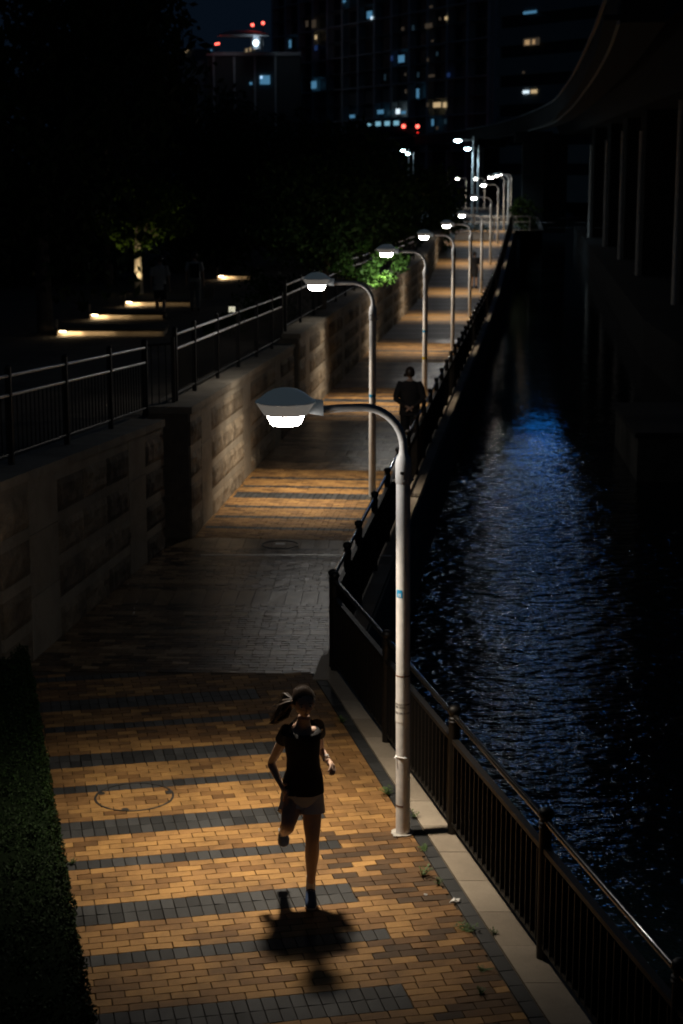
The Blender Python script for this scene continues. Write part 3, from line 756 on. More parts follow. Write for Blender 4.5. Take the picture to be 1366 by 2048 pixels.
def tree_at(label, px, Y, top_py, cr, seed, h_under=0, **kw):
    z0 = 1.0; p = at(px, top_py, Y); h = p.z - z0
    return make_tree(label, p.x, Y, z0, h, cr, min(h*.42, cr*1.3) if not h_under else h_under, kw.pop('nclump', 46), kw.pop('nleaf', 110), kw.pop('lsize', .34), seed, **kw)
tree_at('huge dark tree filling the top left corner of the picture', 60, 44, -250, 4.2, 1, h_under=5.2, nclump=70)
tree_at('dark tree right of the top left one, its edge against the sky', 195, 62, -190, 3.6, 2, h_under=5.0, nclump=70)
tree_at('dark tree below the far orange city lights', 380, 76, 112, 4.0, 3, h_under=4.3, nclump=60)
tree_at('dark tree below the cyan lit window', 500, 88, 190, 4.4, 4, h_under=3.9, nclump=60)
tree_at('dark tree left of the monorail train, lower centre of the grove', 620, 72, 205, 3.6, 5, h_under=3.4, nclump=60)
tree_at('dark tree just below the red lights of the train', 735, 84, 232, 3.4, 6, h_under=3.6, nclump=60, leafm='leaf')
tree_at('small dark tree by the bluish lamps at the path end', 838, 100, 322, 3.0, 8, h_under=2.8, nclump=50, leafm='leaf')
tree_at('slender dark tree standing left behind the lit tree', 140, 64, 250, 3.6, 9, h_under=3.4, nclump=50)
tree_at('dark tree at the far left edge above the ledges', -40, 62, 180, 4.2, 10, h_under=4.0, nclump=50)
tree_at('dark tree behind the two strolling people', 420, 70, 330, 3.0, 11, h_under=2.6, nclump=44)
# tree lit from below
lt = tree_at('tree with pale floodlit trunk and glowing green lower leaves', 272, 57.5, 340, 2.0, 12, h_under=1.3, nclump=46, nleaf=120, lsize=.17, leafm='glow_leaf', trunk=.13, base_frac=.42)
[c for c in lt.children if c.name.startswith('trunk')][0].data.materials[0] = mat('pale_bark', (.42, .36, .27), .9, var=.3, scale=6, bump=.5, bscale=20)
ld = bpy.data.lights.new('ground_spotlight', 'SPOT'); ld.energy = 90; ld.color = (1, .80, .48); ld.spot_size = R(72); ld.spot_blend = .6; ld.shadow_soft_size = .05
T = thing('ground_floodlight', 'small floodlight on the ground before the pale tree trunk', 'floodlight', (lt.location.x + .05, 56.75, 1.0))
q = MB(); q.tube([(0, 0, 0), (0, .04, .12)], [.06, .07], 12); q.build('housing', M['iron'], T, True)
q = MB(); q.lathe([(.055, 0), (.001, .004)], seg=12); q.build('lens', emit('flood_lens', (1, .85, .6), 20), T, loc=(0, .042, .126))
sp = link('ground_spotlight', ld, T, (0, .05, .16)); sp.rotation_euler = (R(180 - 30), 0, 0)
# leafy tree overhanging the path at the third lamp
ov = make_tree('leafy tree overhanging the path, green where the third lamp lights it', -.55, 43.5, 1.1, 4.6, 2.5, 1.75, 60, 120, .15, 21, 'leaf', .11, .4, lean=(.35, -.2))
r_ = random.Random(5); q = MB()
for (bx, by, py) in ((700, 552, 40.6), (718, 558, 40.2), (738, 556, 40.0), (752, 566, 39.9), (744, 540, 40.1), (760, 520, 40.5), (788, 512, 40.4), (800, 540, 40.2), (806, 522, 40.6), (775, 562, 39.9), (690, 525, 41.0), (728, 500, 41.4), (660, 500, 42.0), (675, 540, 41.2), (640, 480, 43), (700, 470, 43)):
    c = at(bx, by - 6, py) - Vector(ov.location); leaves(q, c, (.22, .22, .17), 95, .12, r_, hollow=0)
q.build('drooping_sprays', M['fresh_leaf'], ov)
tree_at('green bush lit at the railing end, right of the clustered lamps', 1050, 116, 385, 1.3, 31, h_under=1.6, nclump=26, nleaf=60, lsize=.22, leafm='leaf', trunk=.05, base_frac=.3, group='bushes')
tree_at('round bush beside the bollard lamp behind the fence', 448, 43.5, 622, .8, 32, h_under=.7, nclump=20, nleaf=60, lsize=.12, leafm='leaf', trunk=.03, base_frac=.3, group='bushes')
tree_at('leafy bush behind the fence right of the far short ledge', 545, 47, 520, 1.2, 33, h_under=1.1, nclump=30, nleaf=70, lsize=.14, leafm='leaf', trunk=.04, base_frac=.3, group='bushes')

# clipped hedge bottom left
hd = thing('hedge', 'low dark green clipped hedge along the left edge of the brick path', 'hedge', (-3, 12, 0))
def hx(y): return -2.31 - .228*(y - 13.03)
q = MB(); ys = [4 + .5*k for k in range(27)]
for a, b in zip(ys, ys[1:]):
    q.hexa([(hx(a) - 2.6 + 3, a - 12, 0), (hx(a) + 3 + .0, a - 12, 0), (hx(b) + 3, b - 12, 0), (hx(b) - 2.6 + 3, b - 12, 0)], [(hx(a) - 2.6 + 3, a - 12, .27), (hx(a) + 3 - .06, a - 12, .27), (hx(b) + 3 - .06, b - 12, .27), (hx(b) - 2.6 + 3, b - 12, .27)])
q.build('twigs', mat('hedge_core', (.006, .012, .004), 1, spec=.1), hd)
q = MB(); r_ = random.Random(3)
def hleaf(p, s):
    a = Vector((r_.gauss(.2, 1), r_.gauss(0, 1), abs(r_.gauss(.4, .9)))).normalized(); b = (Matrix.Rotation(r_.uniform(0, 6.3), 3, a) @ a.orthogonal().normalized())
    q.quad(p - b*s*.5, p + a.cross(b)*s*.22, p + b*s*.5, p - a.cross(b)*s*.22, t=min(1, max(0, r_.gauss(.5, .25))))
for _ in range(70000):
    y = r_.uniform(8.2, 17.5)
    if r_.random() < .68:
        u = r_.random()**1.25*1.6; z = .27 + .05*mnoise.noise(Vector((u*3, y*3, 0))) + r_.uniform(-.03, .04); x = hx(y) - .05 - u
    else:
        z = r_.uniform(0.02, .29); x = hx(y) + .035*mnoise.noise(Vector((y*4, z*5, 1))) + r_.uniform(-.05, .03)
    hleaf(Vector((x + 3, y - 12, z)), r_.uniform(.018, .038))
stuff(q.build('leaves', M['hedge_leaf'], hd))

# weeds in the joints
def weed(px, py, size, label, seed, flat=False):
    r2 = random.Random(seed); g = 0.0
    u = (px - 683)/FPX; v = (py - 1024)/FPX; k = -CAM_H/(-_s - v*_c); x, y = u*k, k*(_c - v*_s)
    T = thing('weed', label, 'weed', (x, y, .002), 0, 'weeds in the paving joints')
    q = MB()
    for s in range(r2.randint(6, 10)):
        a = r2.uniform(0, 6.3); el = r2.uniform(.1, .6) if flat else r2.uniform(.5, 1.35); L = size*r2.uniform(.5, 1.1)
        d = Vector((math.cos(a)*math.cos(el), math.sin(a)*math.cos(el), math.sin(el))); sd = Vector((-math.sin(a), math.cos(a), 0))
        for j in range(3):
            p0 = d*(L*(j+.4)/3); ln = L*.42
            for sg in (-1, 1):
                t = (d*.5 + sd*sg*.8).normalized(); n_ = t.cross(Vector((0, 0, 1))).normalized()*ln*.22
                q.quad(p0, p0 + t*ln*.5 + n_, p0 + t*ln, p0 + t*ln*.5 - n_, t=r2.random())
        q.tube([(0, 0, 0), tuple(d*L)], [.0025, .001], 4, cap=False)
    q.build('leaves', M['weed'], T)
for a in [(684, 1446, .09, 'spiky weed in the dark kerb row, right of the runner’s shoulder', 1), (845, 1752, .10, 'tall dark weed on the bricks, below the nearest lamp base', 2),
          (779, 1590, .10, 'bushy weed left of the nearest lamp post, halfway up the kerb row', 3), (852, 1698, .07, 'bright weed on the dark kerb row just right of the nearest lamp base', 4, True),
          (932, 1862, .09, 'flat spreading weed on the stained bricks near the granite slabs', 5, True), (877, 1770, .06, 'small weed right of the tall dark weed, by the kerb row', 6),
          (968, 1940, .06, 'low weed on dark bricks at the lower right', 7, True), (990, 1870, .06, 'thin weed at the edge of a granite slab, lower right', 8),
          (828, 1636, .07, 'weed growing right of the lamp post foot, by the granite', 9), (146, 1728, .05, 'little weed at the hedge side of the bricks', 10),
          (360, 1066, .12, 'weed at the foot of the dark wall corner', 11), (962, 1988, .06, 'weed beside the kerb row at the bottom edge', 12)]: weed(*a)

def ground_pt(px, py, z=0.0):
    u = (px - 683)/FPX; v = (py - 1024)/FPX; k = (z - CAM_H)/(-_s - v*_c); return Vector((u*k, k*(_c - v*_s), z))
for i, (px, py, lb) in enumerate([(910, 1804, 'crumpled pale scrap of paper on the stained bricks'), (852, 1790, 'tiny pale pebble on the bricks below the weeds')]):
    p = ground_pt(px, py); q = MB(); r2 = random.Random(i); s = .07 if i == 0 else .025
    q.lathe([(.001, s*.35), (s*.5, s*.25), (s*.6, .0)], seg=9)
    q.v = [(a + r2.uniform(-.2, .2)*s, b*.6 + r2.uniform(-.2, .2)*s, max(0.001, c + r2.uniform(-.1, .1)*s)) for a, b, c in q.v]
    tag(q.build('litter_paper' if i == 0 else 'pebble', M['sticker_white'], None, loc=p), lb, 'litter' if i == 0 else 'pebble')

# ------------------------------------------------------------------ people
def skin_mesh(nodes, edges, root, mats, sub=2):
    me = bpy.data.meshes.new('skin'); me.from_pydata([n[0] for n in nodes], edges, [])
    o = bpy.data.objects.new('skin', me); COL.objects.link(o)
    if not me.skin_vertices: 
        sk = o.modifiers.new('s', 'SKIN')
    else: sk = o.modifiers.new('s', 'SKIN')
    sk.use_smooth_shade = True
    if not me.skin_vertices: raise RuntimeError('no skin layer')
    for i, n in enumerate(nodes):
        r = n[1] if isinstance(n[1], tuple) else (n[1], n[1])
        me.skin_vertices[0].data[i].radius = r; me.skin_vertices[0].data[i].use_root = (i == root)
    ss = o.modifiers.new('d', 'SUBSURF'); ss.levels = sub; ss.render_levels = sub
    bpy.context.view_layer.update()
    dg = bpy.context.evaluated_depsgraph_get(); out = bpy.data.meshes.new_from_object(o.evaluated_get(dg))
    bpy.data.objects.remove(o); out.materials.clear()
    for m in (mats if isinstance(mats, list) else [mats]): out.materials.append(m)
    for p in out.polygons: p.use_smooth = True
    return out
def merge_mesh(a, mbs):
    bm = bmesh.new(); bm.from_mesh(a)
    for m in mbs: bm.from_mesh(m)
    bm.to_mesh(a); bm.free()
    for p in a.polygons: p.use_smooth = True
    return a
def head_mesh(c, fwd, up, h=.21, mats=None):
    """a head with jaw, brow, sockets, nose, mouth and ears; fwd = facing direction"""
    fwd = Vector(fwd).normalized(); up = Vector(up); up = (up - fwd*up.dot(fwd)).normalized(); rt = fwd.cross(up)
    bm = bmesh.new(); bmesh.ops.create_uvsphere(bm, u_segments=36, v_segments=26, radius=1)
    for v in bm.verts:
        x, y, z = v.co                                   # y forward, z up
        sx, sy, sz = .365*h, .44*h, .5*h
        if z < 0: sx *= 1 - .34*(-z)**1.3; sy *= 1 - .12*(-z)
        px_, py_, pz_ = x*sx, y*sy, z*sz
        if z < -.2 and y > 0: py_ += .02*h*y
        def bump(cx, cz, w, wz): return math.exp(-((px_/h - cx)/w)**2 - ((pz_/h - cz)/wz)**2) if y > 0.2 else 0
        py_ += h*(.085*bump(0, -.10, .045, .05) + .055*bump(0, -.03, .03, .06) + .02*bump(0, .07, .2, .04) + .022*bump(0, -.245, .09, .035) - .012*bump(0, -.285, .1, .012)
               - .035*bump(.15, 0.0, .065, .04) - .035*bump(-.15, 0.0, .065, .04) + .03*bump(0, -.42, .12, .07))
        v.co = Vector(c) + rt*px_ + fwd*py_ + up*pz_
    for sg in (-1, 1):
        g = bmesh.ops.create_uvsphere(bm, u_segments=10, v_segments=8, radius=1)
        for v in g['verts']: v.co = Vector(c) + rt*(sg*.375*h + v.co.x*.03*h) + fwd*(-.02*h + v.co.y*.075*h - v.co.z*.02*h) + up*(-.03*h + v.co.z*.13*h)
    me = bpy.data.meshes.new('head'); bm.to_mesh(me); bm.free(); return me
def blob(c, r, seg=10):
    q = MB(); c = Vector(c); r = Vector(r) if hasattr(r, '__len__') else Vector((r, r, r))
    n = 7; q.rings([(c + Vector((0, 0, r.z*math.cos(math.pi*(k+.02)/n*(n/(n+.04))))), (r.x*math.sin(math.pi*(k+.02)/(n+.04)), 0, 0), (0, r.y*math.sin(math.pi*(k+.02)/(n+.04)), 0)) for k in range(n+1)], seg)
    return q
SKIN = mat('skin', (.60, .40, .29), .55, var=.08, scale=20)
HAIR = mat('dark_hair', (.045, .032, .024), .28, var=.3, scale=60)
BLACK = mat('black_cloth', (.012, .012, .013), .85, var=.2, scale=14, bump=.3, bscale=30)
GREYC = mat('pale_shorts_cloth', (.74, .71, .65), .8, var=.06, scale=30, bump=.3, bscale=40)
NAVY = mat('blue_shoe', (.03, .06, .14), .6, var=.2)
SOLE = mat('pale_sole', (.80, .72, .66), .6, var=.1)
SOCK = mat('white_sock', (.70, .67, .63), .8, var=.1)
EYE = mat('eye', (.03, .02, .02), .2, var=0)
EYEW = mat('eye_white', (.6, .58, .55), .3, var=0)
LIP = mat('lip', (.30, .12, .10), .5, var=.05)

def fingers(nodes, edges, palm, wrist, d, side, nrm, curl, scale=1.0):
    """palm: index of the palm node; d = hand direction, side = towards the thumb, nrm = towards the palm"""
    pc = Vector(nodes[palm][0])
    for k, (off, ln) in enumerate(((.030, .070), (.010, .078), (-.010, .073), (-.028, .058))):
        p = pc + side*off*scale + d*.028*scale; prev = palm; dirv = d.copy()
        nodes.append((tuple(p), .0105*scale)); edges.append((prev, len(nodes)-1)); prev = len(nodes)-1
        for j in range(3):
            dirv = (dirv + nrm*curl*(1.0 if j else .75)).normalized(); p = p + dirv*ln*scale*(.42, .33, .25)[j]
            nodes.append((tuple(p), (.0092, .0084, .0072)[j]*scale)); edges.append((prev, len(nodes)-1)); prev = len(nodes)-1
    p = pc + side*.030*scale - d*.030*scale; nodes.append((tuple(p), .013*scale)); edges.append((palm, len(nodes)-1)); prev = len(nodes)-1
    dirv = (side + d*.5 + nrm*.4).normalized()
    for j in range(2):
        p = p + dirv*.030*scale; dirv = (dirv + d*.6 + nrm*.3).normalized(); nodes.append((tuple(p), (.0105, .009)[j]*scale)); edges.append((prev, len(nodes)-1)); prev = len(nodes)-1

def runner():
    V = lambda px, py, Y: at(px, py, Y)
    pel = V(604, 1585, 11.72); wst = V(606, 1530, 11.70); chest = V(603, 1478, 11.68); nb = V(606, 1447, 11.67); nt = V(609, 1428, 11.62)
    shR = V(573, 1466, 11.70); shL = V(634, 1456, 11.70)
    hipR = V(586, 1596, 11.72); hipL = V(623, 1596, 11.72)
    elR = V(542, 1527, 11.88); wrR = V(561, 1568, 11.70); haR = V(570, 1583, 11.64)
    elL = V(641, 1500, 11.95); wrL = V(654, 1519, 11.80); haL = V(662, 1529, 11.74)
    knL = V(625, 1680, 11.60); anL = V(622, 1768, 11.70)
    knR = V(576, 1652, 11.50); anR = V(567, 1665, 11.93)
    org = Vector((-.23, 11.66, 0))
    nodes, edges = [], []
    def N(p, r, par=None):
        nodes.append((tuple(Vector(p) - org), r)); 
        if par is not None: edges.append((par, len(nodes)-1))
        return len(nodes)-1
    ip = N(pel, (.125, .095)); iw = N(wst, (.10, .075), ip); ic = N(chest, (.100, .074), iw); inb = N(nb, (.048, .048), ic); N(nt, (.046, .048), inb)
    for sh, el, wr, ha, sgn in ((shR, elR, wrR, haR, -1), (shL, elL, wrL, haL, 1)):
        a = N(sh - Vector((0, 0, .012)), .040, ic); b = N(sh.lerp(el, .5), .037, a); c = N(el, .031, b); d_ = N(el.lerp(wr, .35), .032, c); e_ = N(wr, (.021, .019), d_); h_ = N(ha, (.028, .016), e_)
        dv = (ha - wr).normalized(); side = Vector((sgn*-.5, -.5, .75)); side = (side - dv*side.dot(dv)).normalized(); nr = dv.cross(side)*(-sgn)
        if nr.z > 0 and sgn > 0: nr = -nr
        fingers(nodes, edges, h_, wr, dv, side, nr, .75)
    for hp, kn, an, k in ((hipL, knL, anL, 0), (hipR, knR, anR, 1)):
        a = N(hp, .088, ip); b = N(hp.lerp(kn, .5), .076, a); c = N(kn, .052, b); d_ = N(kn.lerp(an, .32), .057, c); e_ = N(kn.lerp(an, .68), .040, d_); f_ = N(an, .031, e_)
    me = skin_mesh(nodes, edges, 0, SKIN)
    hc = V(607, 1404, 11.58) - org; fw = Vector((.22, -.95, -.10)).normalized(); upv = Vector((-.05, -.05, 1)).normalized()
    me = merge_mesh(me, [head_mesh(hc, fw, upv, .212)])
    T = thing('person', 'woman running towards the camera in black T-shirt and pale shorts, hair flying', 'person', org)
    body = link('body', me, T)
    rt = fw.cross(upv).normalized()
    for sg in (-1, 1):
        ec = hc + rt*(sg*.031) + fw*.079 + upv*.002
        e = blob(ec, .0125).build('eye', EYEW, T, True); blob(ec + fw*.0085, .0062).build('iris', EYE, e, True)
        q = MB(); q.tube([ec + rt*(-.018) + upv*.017 + fw*.008, ec + upv*.022 + fw*.012, ec + rt*.018 + upv*.017 + fw*.006], [.002, .0035, .002], 6); q.build('eyebrow', HAIR, T, True)
    q = MB(); mcn = hc + fw*.094 - upv*.057; q.tube([mcn - rt*.021 - fw*.006, mcn + fw*.001, mcn + rt*.021 - fw*.006], [.002, .0055, .002], 8); q.build('lips', LIP, T, True)
    # hair: swept-back cap with hairline, and a flying ponytail of strands
    bm = bmesh.new(); bmesh.ops.create_uvsphere(bm, u_segments=32, v_segments=22, radius=1)
    kill = []
    for v in bm.verts:
        x, y, z = v.co; low = z < -.5
        if (y > .05 and (x/.80)**2 + ((z + .12)/.70)**2 < 1) or low or (y > .3 and z < -.1): kill.append(v)
        rg = 1 + .03*mnoise.noise(Vector((x*9, y*2, z*2)))
        v.co = hc + rt*(x*.080*rg) + fw*(y*.098*rg - .004) + upv*(z*.112*rg + .003)
    bmesh.ops.delete(bm, geom=kill, context='VERTS')
    hm = bpy.data.meshes.new('hair'); bm.to_mesh(hm); bm.free(); hm.materials.append(HAIR)
    for p in hm.polygons: p.use_smooth = True
    hair = link('hair', hm, T)
    r2 = random.Random(4); q = MB(); root = V(590, 1402, 11.70) - org
    for k in range(120):
        f = r2.random(); end = (V(537 + 12*r2.random() + 8*f, 1452 - 38*f*r2.random() - 6*r2.random(), 11.78 + r2.uniform(-.07, .07)) - org)
        mid = root.lerp(end, .5) + Vector((r2.uniform(-.02, .02), r2.uniform(-.03, .03), .012 + r2.uniform(-.045, .04)))
        q.tube([root + Vector((r2.uniform(-.012, .012), 0, r2.uniform(-.015, .015))), root.lerp(mid, .6) + Vector((0, 0, .006)), mid, mid.lerp(end, .55) - Vector((0, 0, .004)), end], [.006, .011, .011, .008, .001], 5)
    for k in range(110):                     # hair combed back from the parting to the tie
        a = r2.uniform(-1.35, 1.35); pts = []
        for j in range(7):
            u = j/6; el = math.radians(40 + 118*u); sp = math.sin(a)*(1 - .75*u**2)
            x_, y_, z_ = sp, math.cos(el)*math.sqrt(max(0, 1 - .6*sp*sp)), math.sin(el)*math.sqrt(max(0, 1 - sp*sp*.9))
            pts.append(hc + rt*(x_*.080) + fw*(y_*.098 - .004) + upv*(z_*.113 + .003 + .003*r2.random()))
        q.tube(pts, [.002] + [.0042]*5 + [.002], 4, cap=False)
    for k in range(34):                     # loose flyaway strands
        end = V(530 + 30*r2.random(), 1400 + 55*r2.random(), 11.8 + r2.uniform(-.08, .08)) - org; mid = root.lerp(end, .5) + Vector((r2.uniform(-.03, .03), 0, r2.uniform(-.03, .05)))
        q.tube([root, mid, end], [.004, .003, .0006], 4)
    for k in range(14):
        end = V(545 + 18*r2.random(), 1391 + 14*r2.random(), 11.8) - org; mid = root.lerp(end, .55) + Vector((0, 0, .03 + .015*r2.random()))
        q.tube([root, mid, end], [.005, .004, .0008], 5)
    q.build('ponytail', HAIR, hair, True)
    # T-shirt
    q = MB(); L = []
    ax = Vector((1, .08, 0)); ay = Vector((-.08, 1, 0))
    prof = [(606, 1583, 11.70, .152, .118), (606, 1574, 11.70, .150, .117), (606, 1556, 11.70, .143, .112), (607, 1535, 11.70, .122, .10), (606, 1515, 11.69, .117, .096), (605, 1495, 11.68, .125, .102), (604, 1478, 11.68, .132, .104), (604, 1466, 11.68, .142, .104), (605, 1459.5, 11.685, .134, .096), (606, 1454.5, 11.685, .108, .084), (607, 1453, 11.685, .086, .078)]
    for (px, py, Y, a, b) in prof: L.append((V(px, py, Y) - org, ax*a, ay*b + Vector((0, 0, (.052 if py < 1454 else .032 if py < 1456 else .016 if py < 1460 else .004 if py < 1467 else 0)))))
    q.rings(L, 28, cap=False)
    for sh, el in ((shR, elR), (shL, elL)):
        d_ = (el - sh).normalized(); s1 = d_.cross(Vector((0, 1, .2))).normalized(); s2 = d_.cross(s1)
        q.rings([(sh - org - d_*.03, s1*.055, s2*.058), (sh - org + d_*.03, s1*.058, s2*.06), (sh - org + d_*.055, s1*.056, s2*.056), (sh - org + d_*.088, s1*.056, s2*.054), (sh - org + d_*.086, s1*.048, s2*.046)], 18, cap=False)
    for i, v in enumerate(q.v):
        v = Vector(v); w_ = .007*mnoise.noise(Vector((v.x*14, v.y*14, v.z*9))) + .004*mnoise.noise(v*32); q.v[i] = (v.x*(1 + w_), v.y + w_*.8, v.z + w_*.5)
    q.build('t_shirt', BLACK, T, True)
    # shorts
    q = MB()
    q.rings([(V(605, 1560, 11.71) - org, ax*.128, ay*.105), (V(605, 1580, 11.71) - org, ax*.147, ay*.118), (V(604, 1596, 11.72) - org, ax*.158, ay*.125), (V(603, 1604, 11.72) - org, ax*.15, ay*.118)], 26, cap=False)
    for hp, kn, xo in ((hipL, knL, 0), (hipR, knR, 0)):
        d_ = ((kn - hp).normalized()*.55 + Vector((0, 0, -.45))).normalized(); s1 = d_.cross(Vector((0, 1, 0))).normalized(); s2 = d_.cross(s1); h0 = hp - org
        q.rings([(h0 - d_*.05, s1*.085, s2*.105), (h0 + d_*.03, s1*.090, s2*.104), (h0 + d_*.075, s1*.096, s2*.112), (h0 + d_*.102, s1*.100, s2*.118), (h0 + d_*.097, s1*.091, s2*.108)], 22, cap=False)
    for i, v in enumerate(q.v):
        v = Vector(v); w_ = .010*mnoise.noise(Vector((v.x*16, v.y*16, v.z*7))); q.v[i] = (v.x + w_, v.y + w_, v.z)
    q.build('shorts', GREYC, T, True)
    # socks and shoes
    def shoe(heel, toe, upd, ank, name='shoe'):
        d_ = (toe - heel); ln = d_.length; d_.normalize(); upd = (upd - d_*upd.dot(d_)).normalized(); sd = d_.cross(upd); g = lambda f, z: heel + d_*(ln*f) + upd*z
        q = MB(); q.rings([(g(.0, .045), sd*.022, upd*.028), (g(.06, .052), sd*.033, upd*.045), (g(.22, .058), sd*.036, upd*.055), (g(.42, .050), sd*.038, upd*.045), (g(.62, .040), sd*.043, upd*.032), (g(.82, .033), sd*.042, upd*.024), (g(.95, .028), sd*.030, upd*.017), (g(1.0, .026), sd*.012, upd*.008)], 16)
        s = q.build(name, NAVY, T, True)
        q = MB(); q.rings([(g(-.015, .012), sd*.02, upd*.012), (g(.05, .013), sd*.034, upd*.016), (g(.4, .013), sd*.036, upd*.015), (g(.7, .012), sd*.045, upd*.013), (g(.92, .014), sd*.036, upd*.012), (g(1.02, .02), sd*.014, upd*.006)], 16)
        q.build('sole', SOLE, s, True)
        q = MB()
        for k in range(4): q.tube([g(.40 + .07*k, .088 - .012*k) - sd*.022, g(.40 + .07*k, .094 - .012*k), g(.40 + .07*k, .088 - .012*k) + sd*.022], .0035, 5)
        q.build('laces', SOLE, s, True)
        q = MB(); q.tube([g(.18, .075), ank], [.036, .034], 14); q.build('sock', SOCK, T, True)
    aL = anL - org
    shoe(Vector((aL.x - .005, aL.y + .06, .004)), Vector((aL.x + .004, aL.y - .19, .004)), Vector((0, 0, 1)), aL + Vector((0, 0, .06)))
    aR = anR - org; kR = knR - org; dl = (aR - kR).normalized()
    heel = aR + dl*.045 + Vector((0, .035, .035)); toe = V(568, 1692, 11.97) - org
    shoe(heel, toe, Vector((0, -1, .25)), aR + dl*-.03)
    # watch
    ax_ = (haL - wrL).normalized(); p = wrL - org - ax_*.012
    q = MB(); q.tube([p - ax_*.012, p + ax_*.012], [.027, .027], 14); wt = q.build('watch', SOCK, T, True)
    q = MB(); q.box(p + Vector((0, -.01, .027)), (.03, .03, .012)); q.build('dial', M['steel'], wt)
    T.location = org
    return T
runner()

def stroller(label, loc, h, rz, clothes, pose='walk', hairstyle='short', extras=None, group=None):
    """full figure seen from behind or afar; local: faces +y, z up; unit height scaled by h"""
    T = thing('person', label, 'person', loc, rz, group); k = h/1.70
    S = lambda x, y, z: Vector((x*k, y*k, z*k))
    st = .17 if pose == 'walk' else .03
    J = dict(pel=S(0, 0, .94), wst=S(0, .01, 1.10), chest=S(0, .0, 1.30), nb=S(0, .0, 1.44), nt=S(0, .01, 1.51))
    hipL, hipR = S(-.085, 0, .90), S(.085, 0, .90); knL, knR = S(-.095, st*.9, .50), S(.095, -st*.1, .49); anL, anR = S(-.095, st, .09), S(.095, -st*1.3, .11)
    shL, shR = S(-.175, 0, 1.38), S(.175, 0, 1.38)
    if pose == 'clasp':
        elL, elR = S(-.265, -.10, 1.12), S(.265, -.10, 1.12); wrL, wrR = S(-.07, -.17, .985), S(.07, -.17, .97); haL, haR = S(-.015, -.185, .96), S(.02, -.185, .95)
        knL, knR, anL, anR = S(-.09, .05, .49), S(.09, -.06, .49), S(-.09, .08, .08), S(.09, -.14, .10)
    else:
        elL, elR = S(-.235, -.06, 1.10), S(.235, .02, 1.10); wrL, wrR = S(-.245, .06, .87), S(.25, .10, .87); haL, haR = S(-.245, .09, .80), S(.25, .13, .80)
        if pose == 'stand': elL, wrL, haL = S(-.22, .06, 1.10), S(-.16, .24, 1.16), S(-.13, .29, 1.20)
    nodes, edges = [], []
    def N(p, r, par=None):
        nodes.append((tuple(p), tuple(q*k for q in r) if isinstance(r, tuple) else r*k))
        if par is not None: edges.append((par, len(nodes)-1))
        return len(nodes)-1
    wd = clothes.get('width', 1.0)
    ip = N(J['pel'], (.135*wd, .10*wd)); iw = N(J['wst'], (.12*wd, .09*wd), ip); ic = N(J['chest'], (.135*wd, .10*wd), iw); b = N(J['nb'], (.055, .055), ic); N(J['nt'], (.052, .054), b)
    for sh, el, wr, ha, sg in ((shL, elL, wrL, haL, -1), (shR, elR, wrR, haR, 1)):
        a = N(sh, .05, ic); b = N(sh.lerp(el, .5), .043, a); c = N(el, .036, b); d_ = N(el.lerp(wr, .4), .034, c); e = N(wr, (.024, .021), d_); f = N(ha, (.032, .018), e)
        dv = (ha - wr).normalized(); side = Vector((0, 1, .1)); side = (side - dv*side.dot(dv)).normalized(); fingers(nodes, edges, f, wr, dv, side, dv.cross(side)*sg, .35, k)
    for hp, kn, an in ((hipL, knL, anL), (hipR, knR, anR)):
        a = N(hp, .085, ip); b = N(hp.lerp(kn, .5), .072, a); c = N(kn, .053, b); d_ = N(kn.lerp(an, .33), .055, c); e = N(an, .034, d_); f = N(an + S(0, .13, -.05), (.036, .022), e)
    me = skin_mesh(nodes, edges, 0, SKIN, 2 if h*1 > 0 else 1)
    hc = S(0, .02, 1.595); me = merge_mesh(me, [head_mesh(hc, (0, 1, -.08), (0, 0, 1), .225*k)])
    link('body', me, T)
    def cloth(q, name, m, parent=T, amp=.010):
        for i, v in enumerate(q.v):
            v = Vector(v); w_ = amp*mnoise.noise(Vector((v.x*11, v.y*11, v.z*7))); q.v[i] = (v.x + w_, v.y + w_, v.z + w_*.4)
        return q.build(name, m, parent, True)
    X, Yv = Vector((k*wd, 0, 0)), Vector((0, k*wd, 0))
    q = MB(); q.rings([(S(0, 0, clothes.get('hem', .86)), X*.178, Yv*.135), (S(0, 0, .93), X*.175, Yv*.13), (S(0, .0, 1.06), X*.165, Yv*.122), (S(0, 0, 1.22), X*.175, Yv*.125), (S(0, 0, 1.33), X*.185, Yv*.12), (S(0, 0, 1.405), X*.155, Yv*.09), (S(0, .0, 1.445), X*.075, Yv*.07)], 24, cap=False)
    for sh, el in ((shL, elL), (shR, elR)):
        d_ = (el - sh).normalized(); s1 = d_.cross(Vector((0, 1, .2))).normalized(); s2 = d_.cross(s1); sl = (el - sh).length*clothes.get('sleeve', .72)
        q.rings([(sh - d_*.04*k, s1*.066*k, s2*.07*k), (sh + d_*sl*.4, s1*.068*k, s2*.07*k), (sh + d_*sl, s1*.066*k, s2*.066*k), (sh + d_*(sl - .01), s1*.054*k, s2*.054*k)], 16, cap=False)
        if clothes.get('silhouette_sleeve'):  # dark forearm cloth added so the lit arms read as silhouette
            wr = wrL if sh is shL else wrR; q.tube([el - d_*.03*k, el, el.lerp(wr, .5), wr], [.056*k, .055*k, .047*k, .040*k], 14, cap=False)
    cloth(q, clothes.get('top_name', 't_shirt'), clothes['top'])
    q = MB(); q.rings([(S(0, 0, 1.0), X*.15, Yv*.118), (S(0, 0, .92), X*.172, Yv*.128), (S(0, 0, .84), X*.165, Yv*.122)], 22, cap=False)
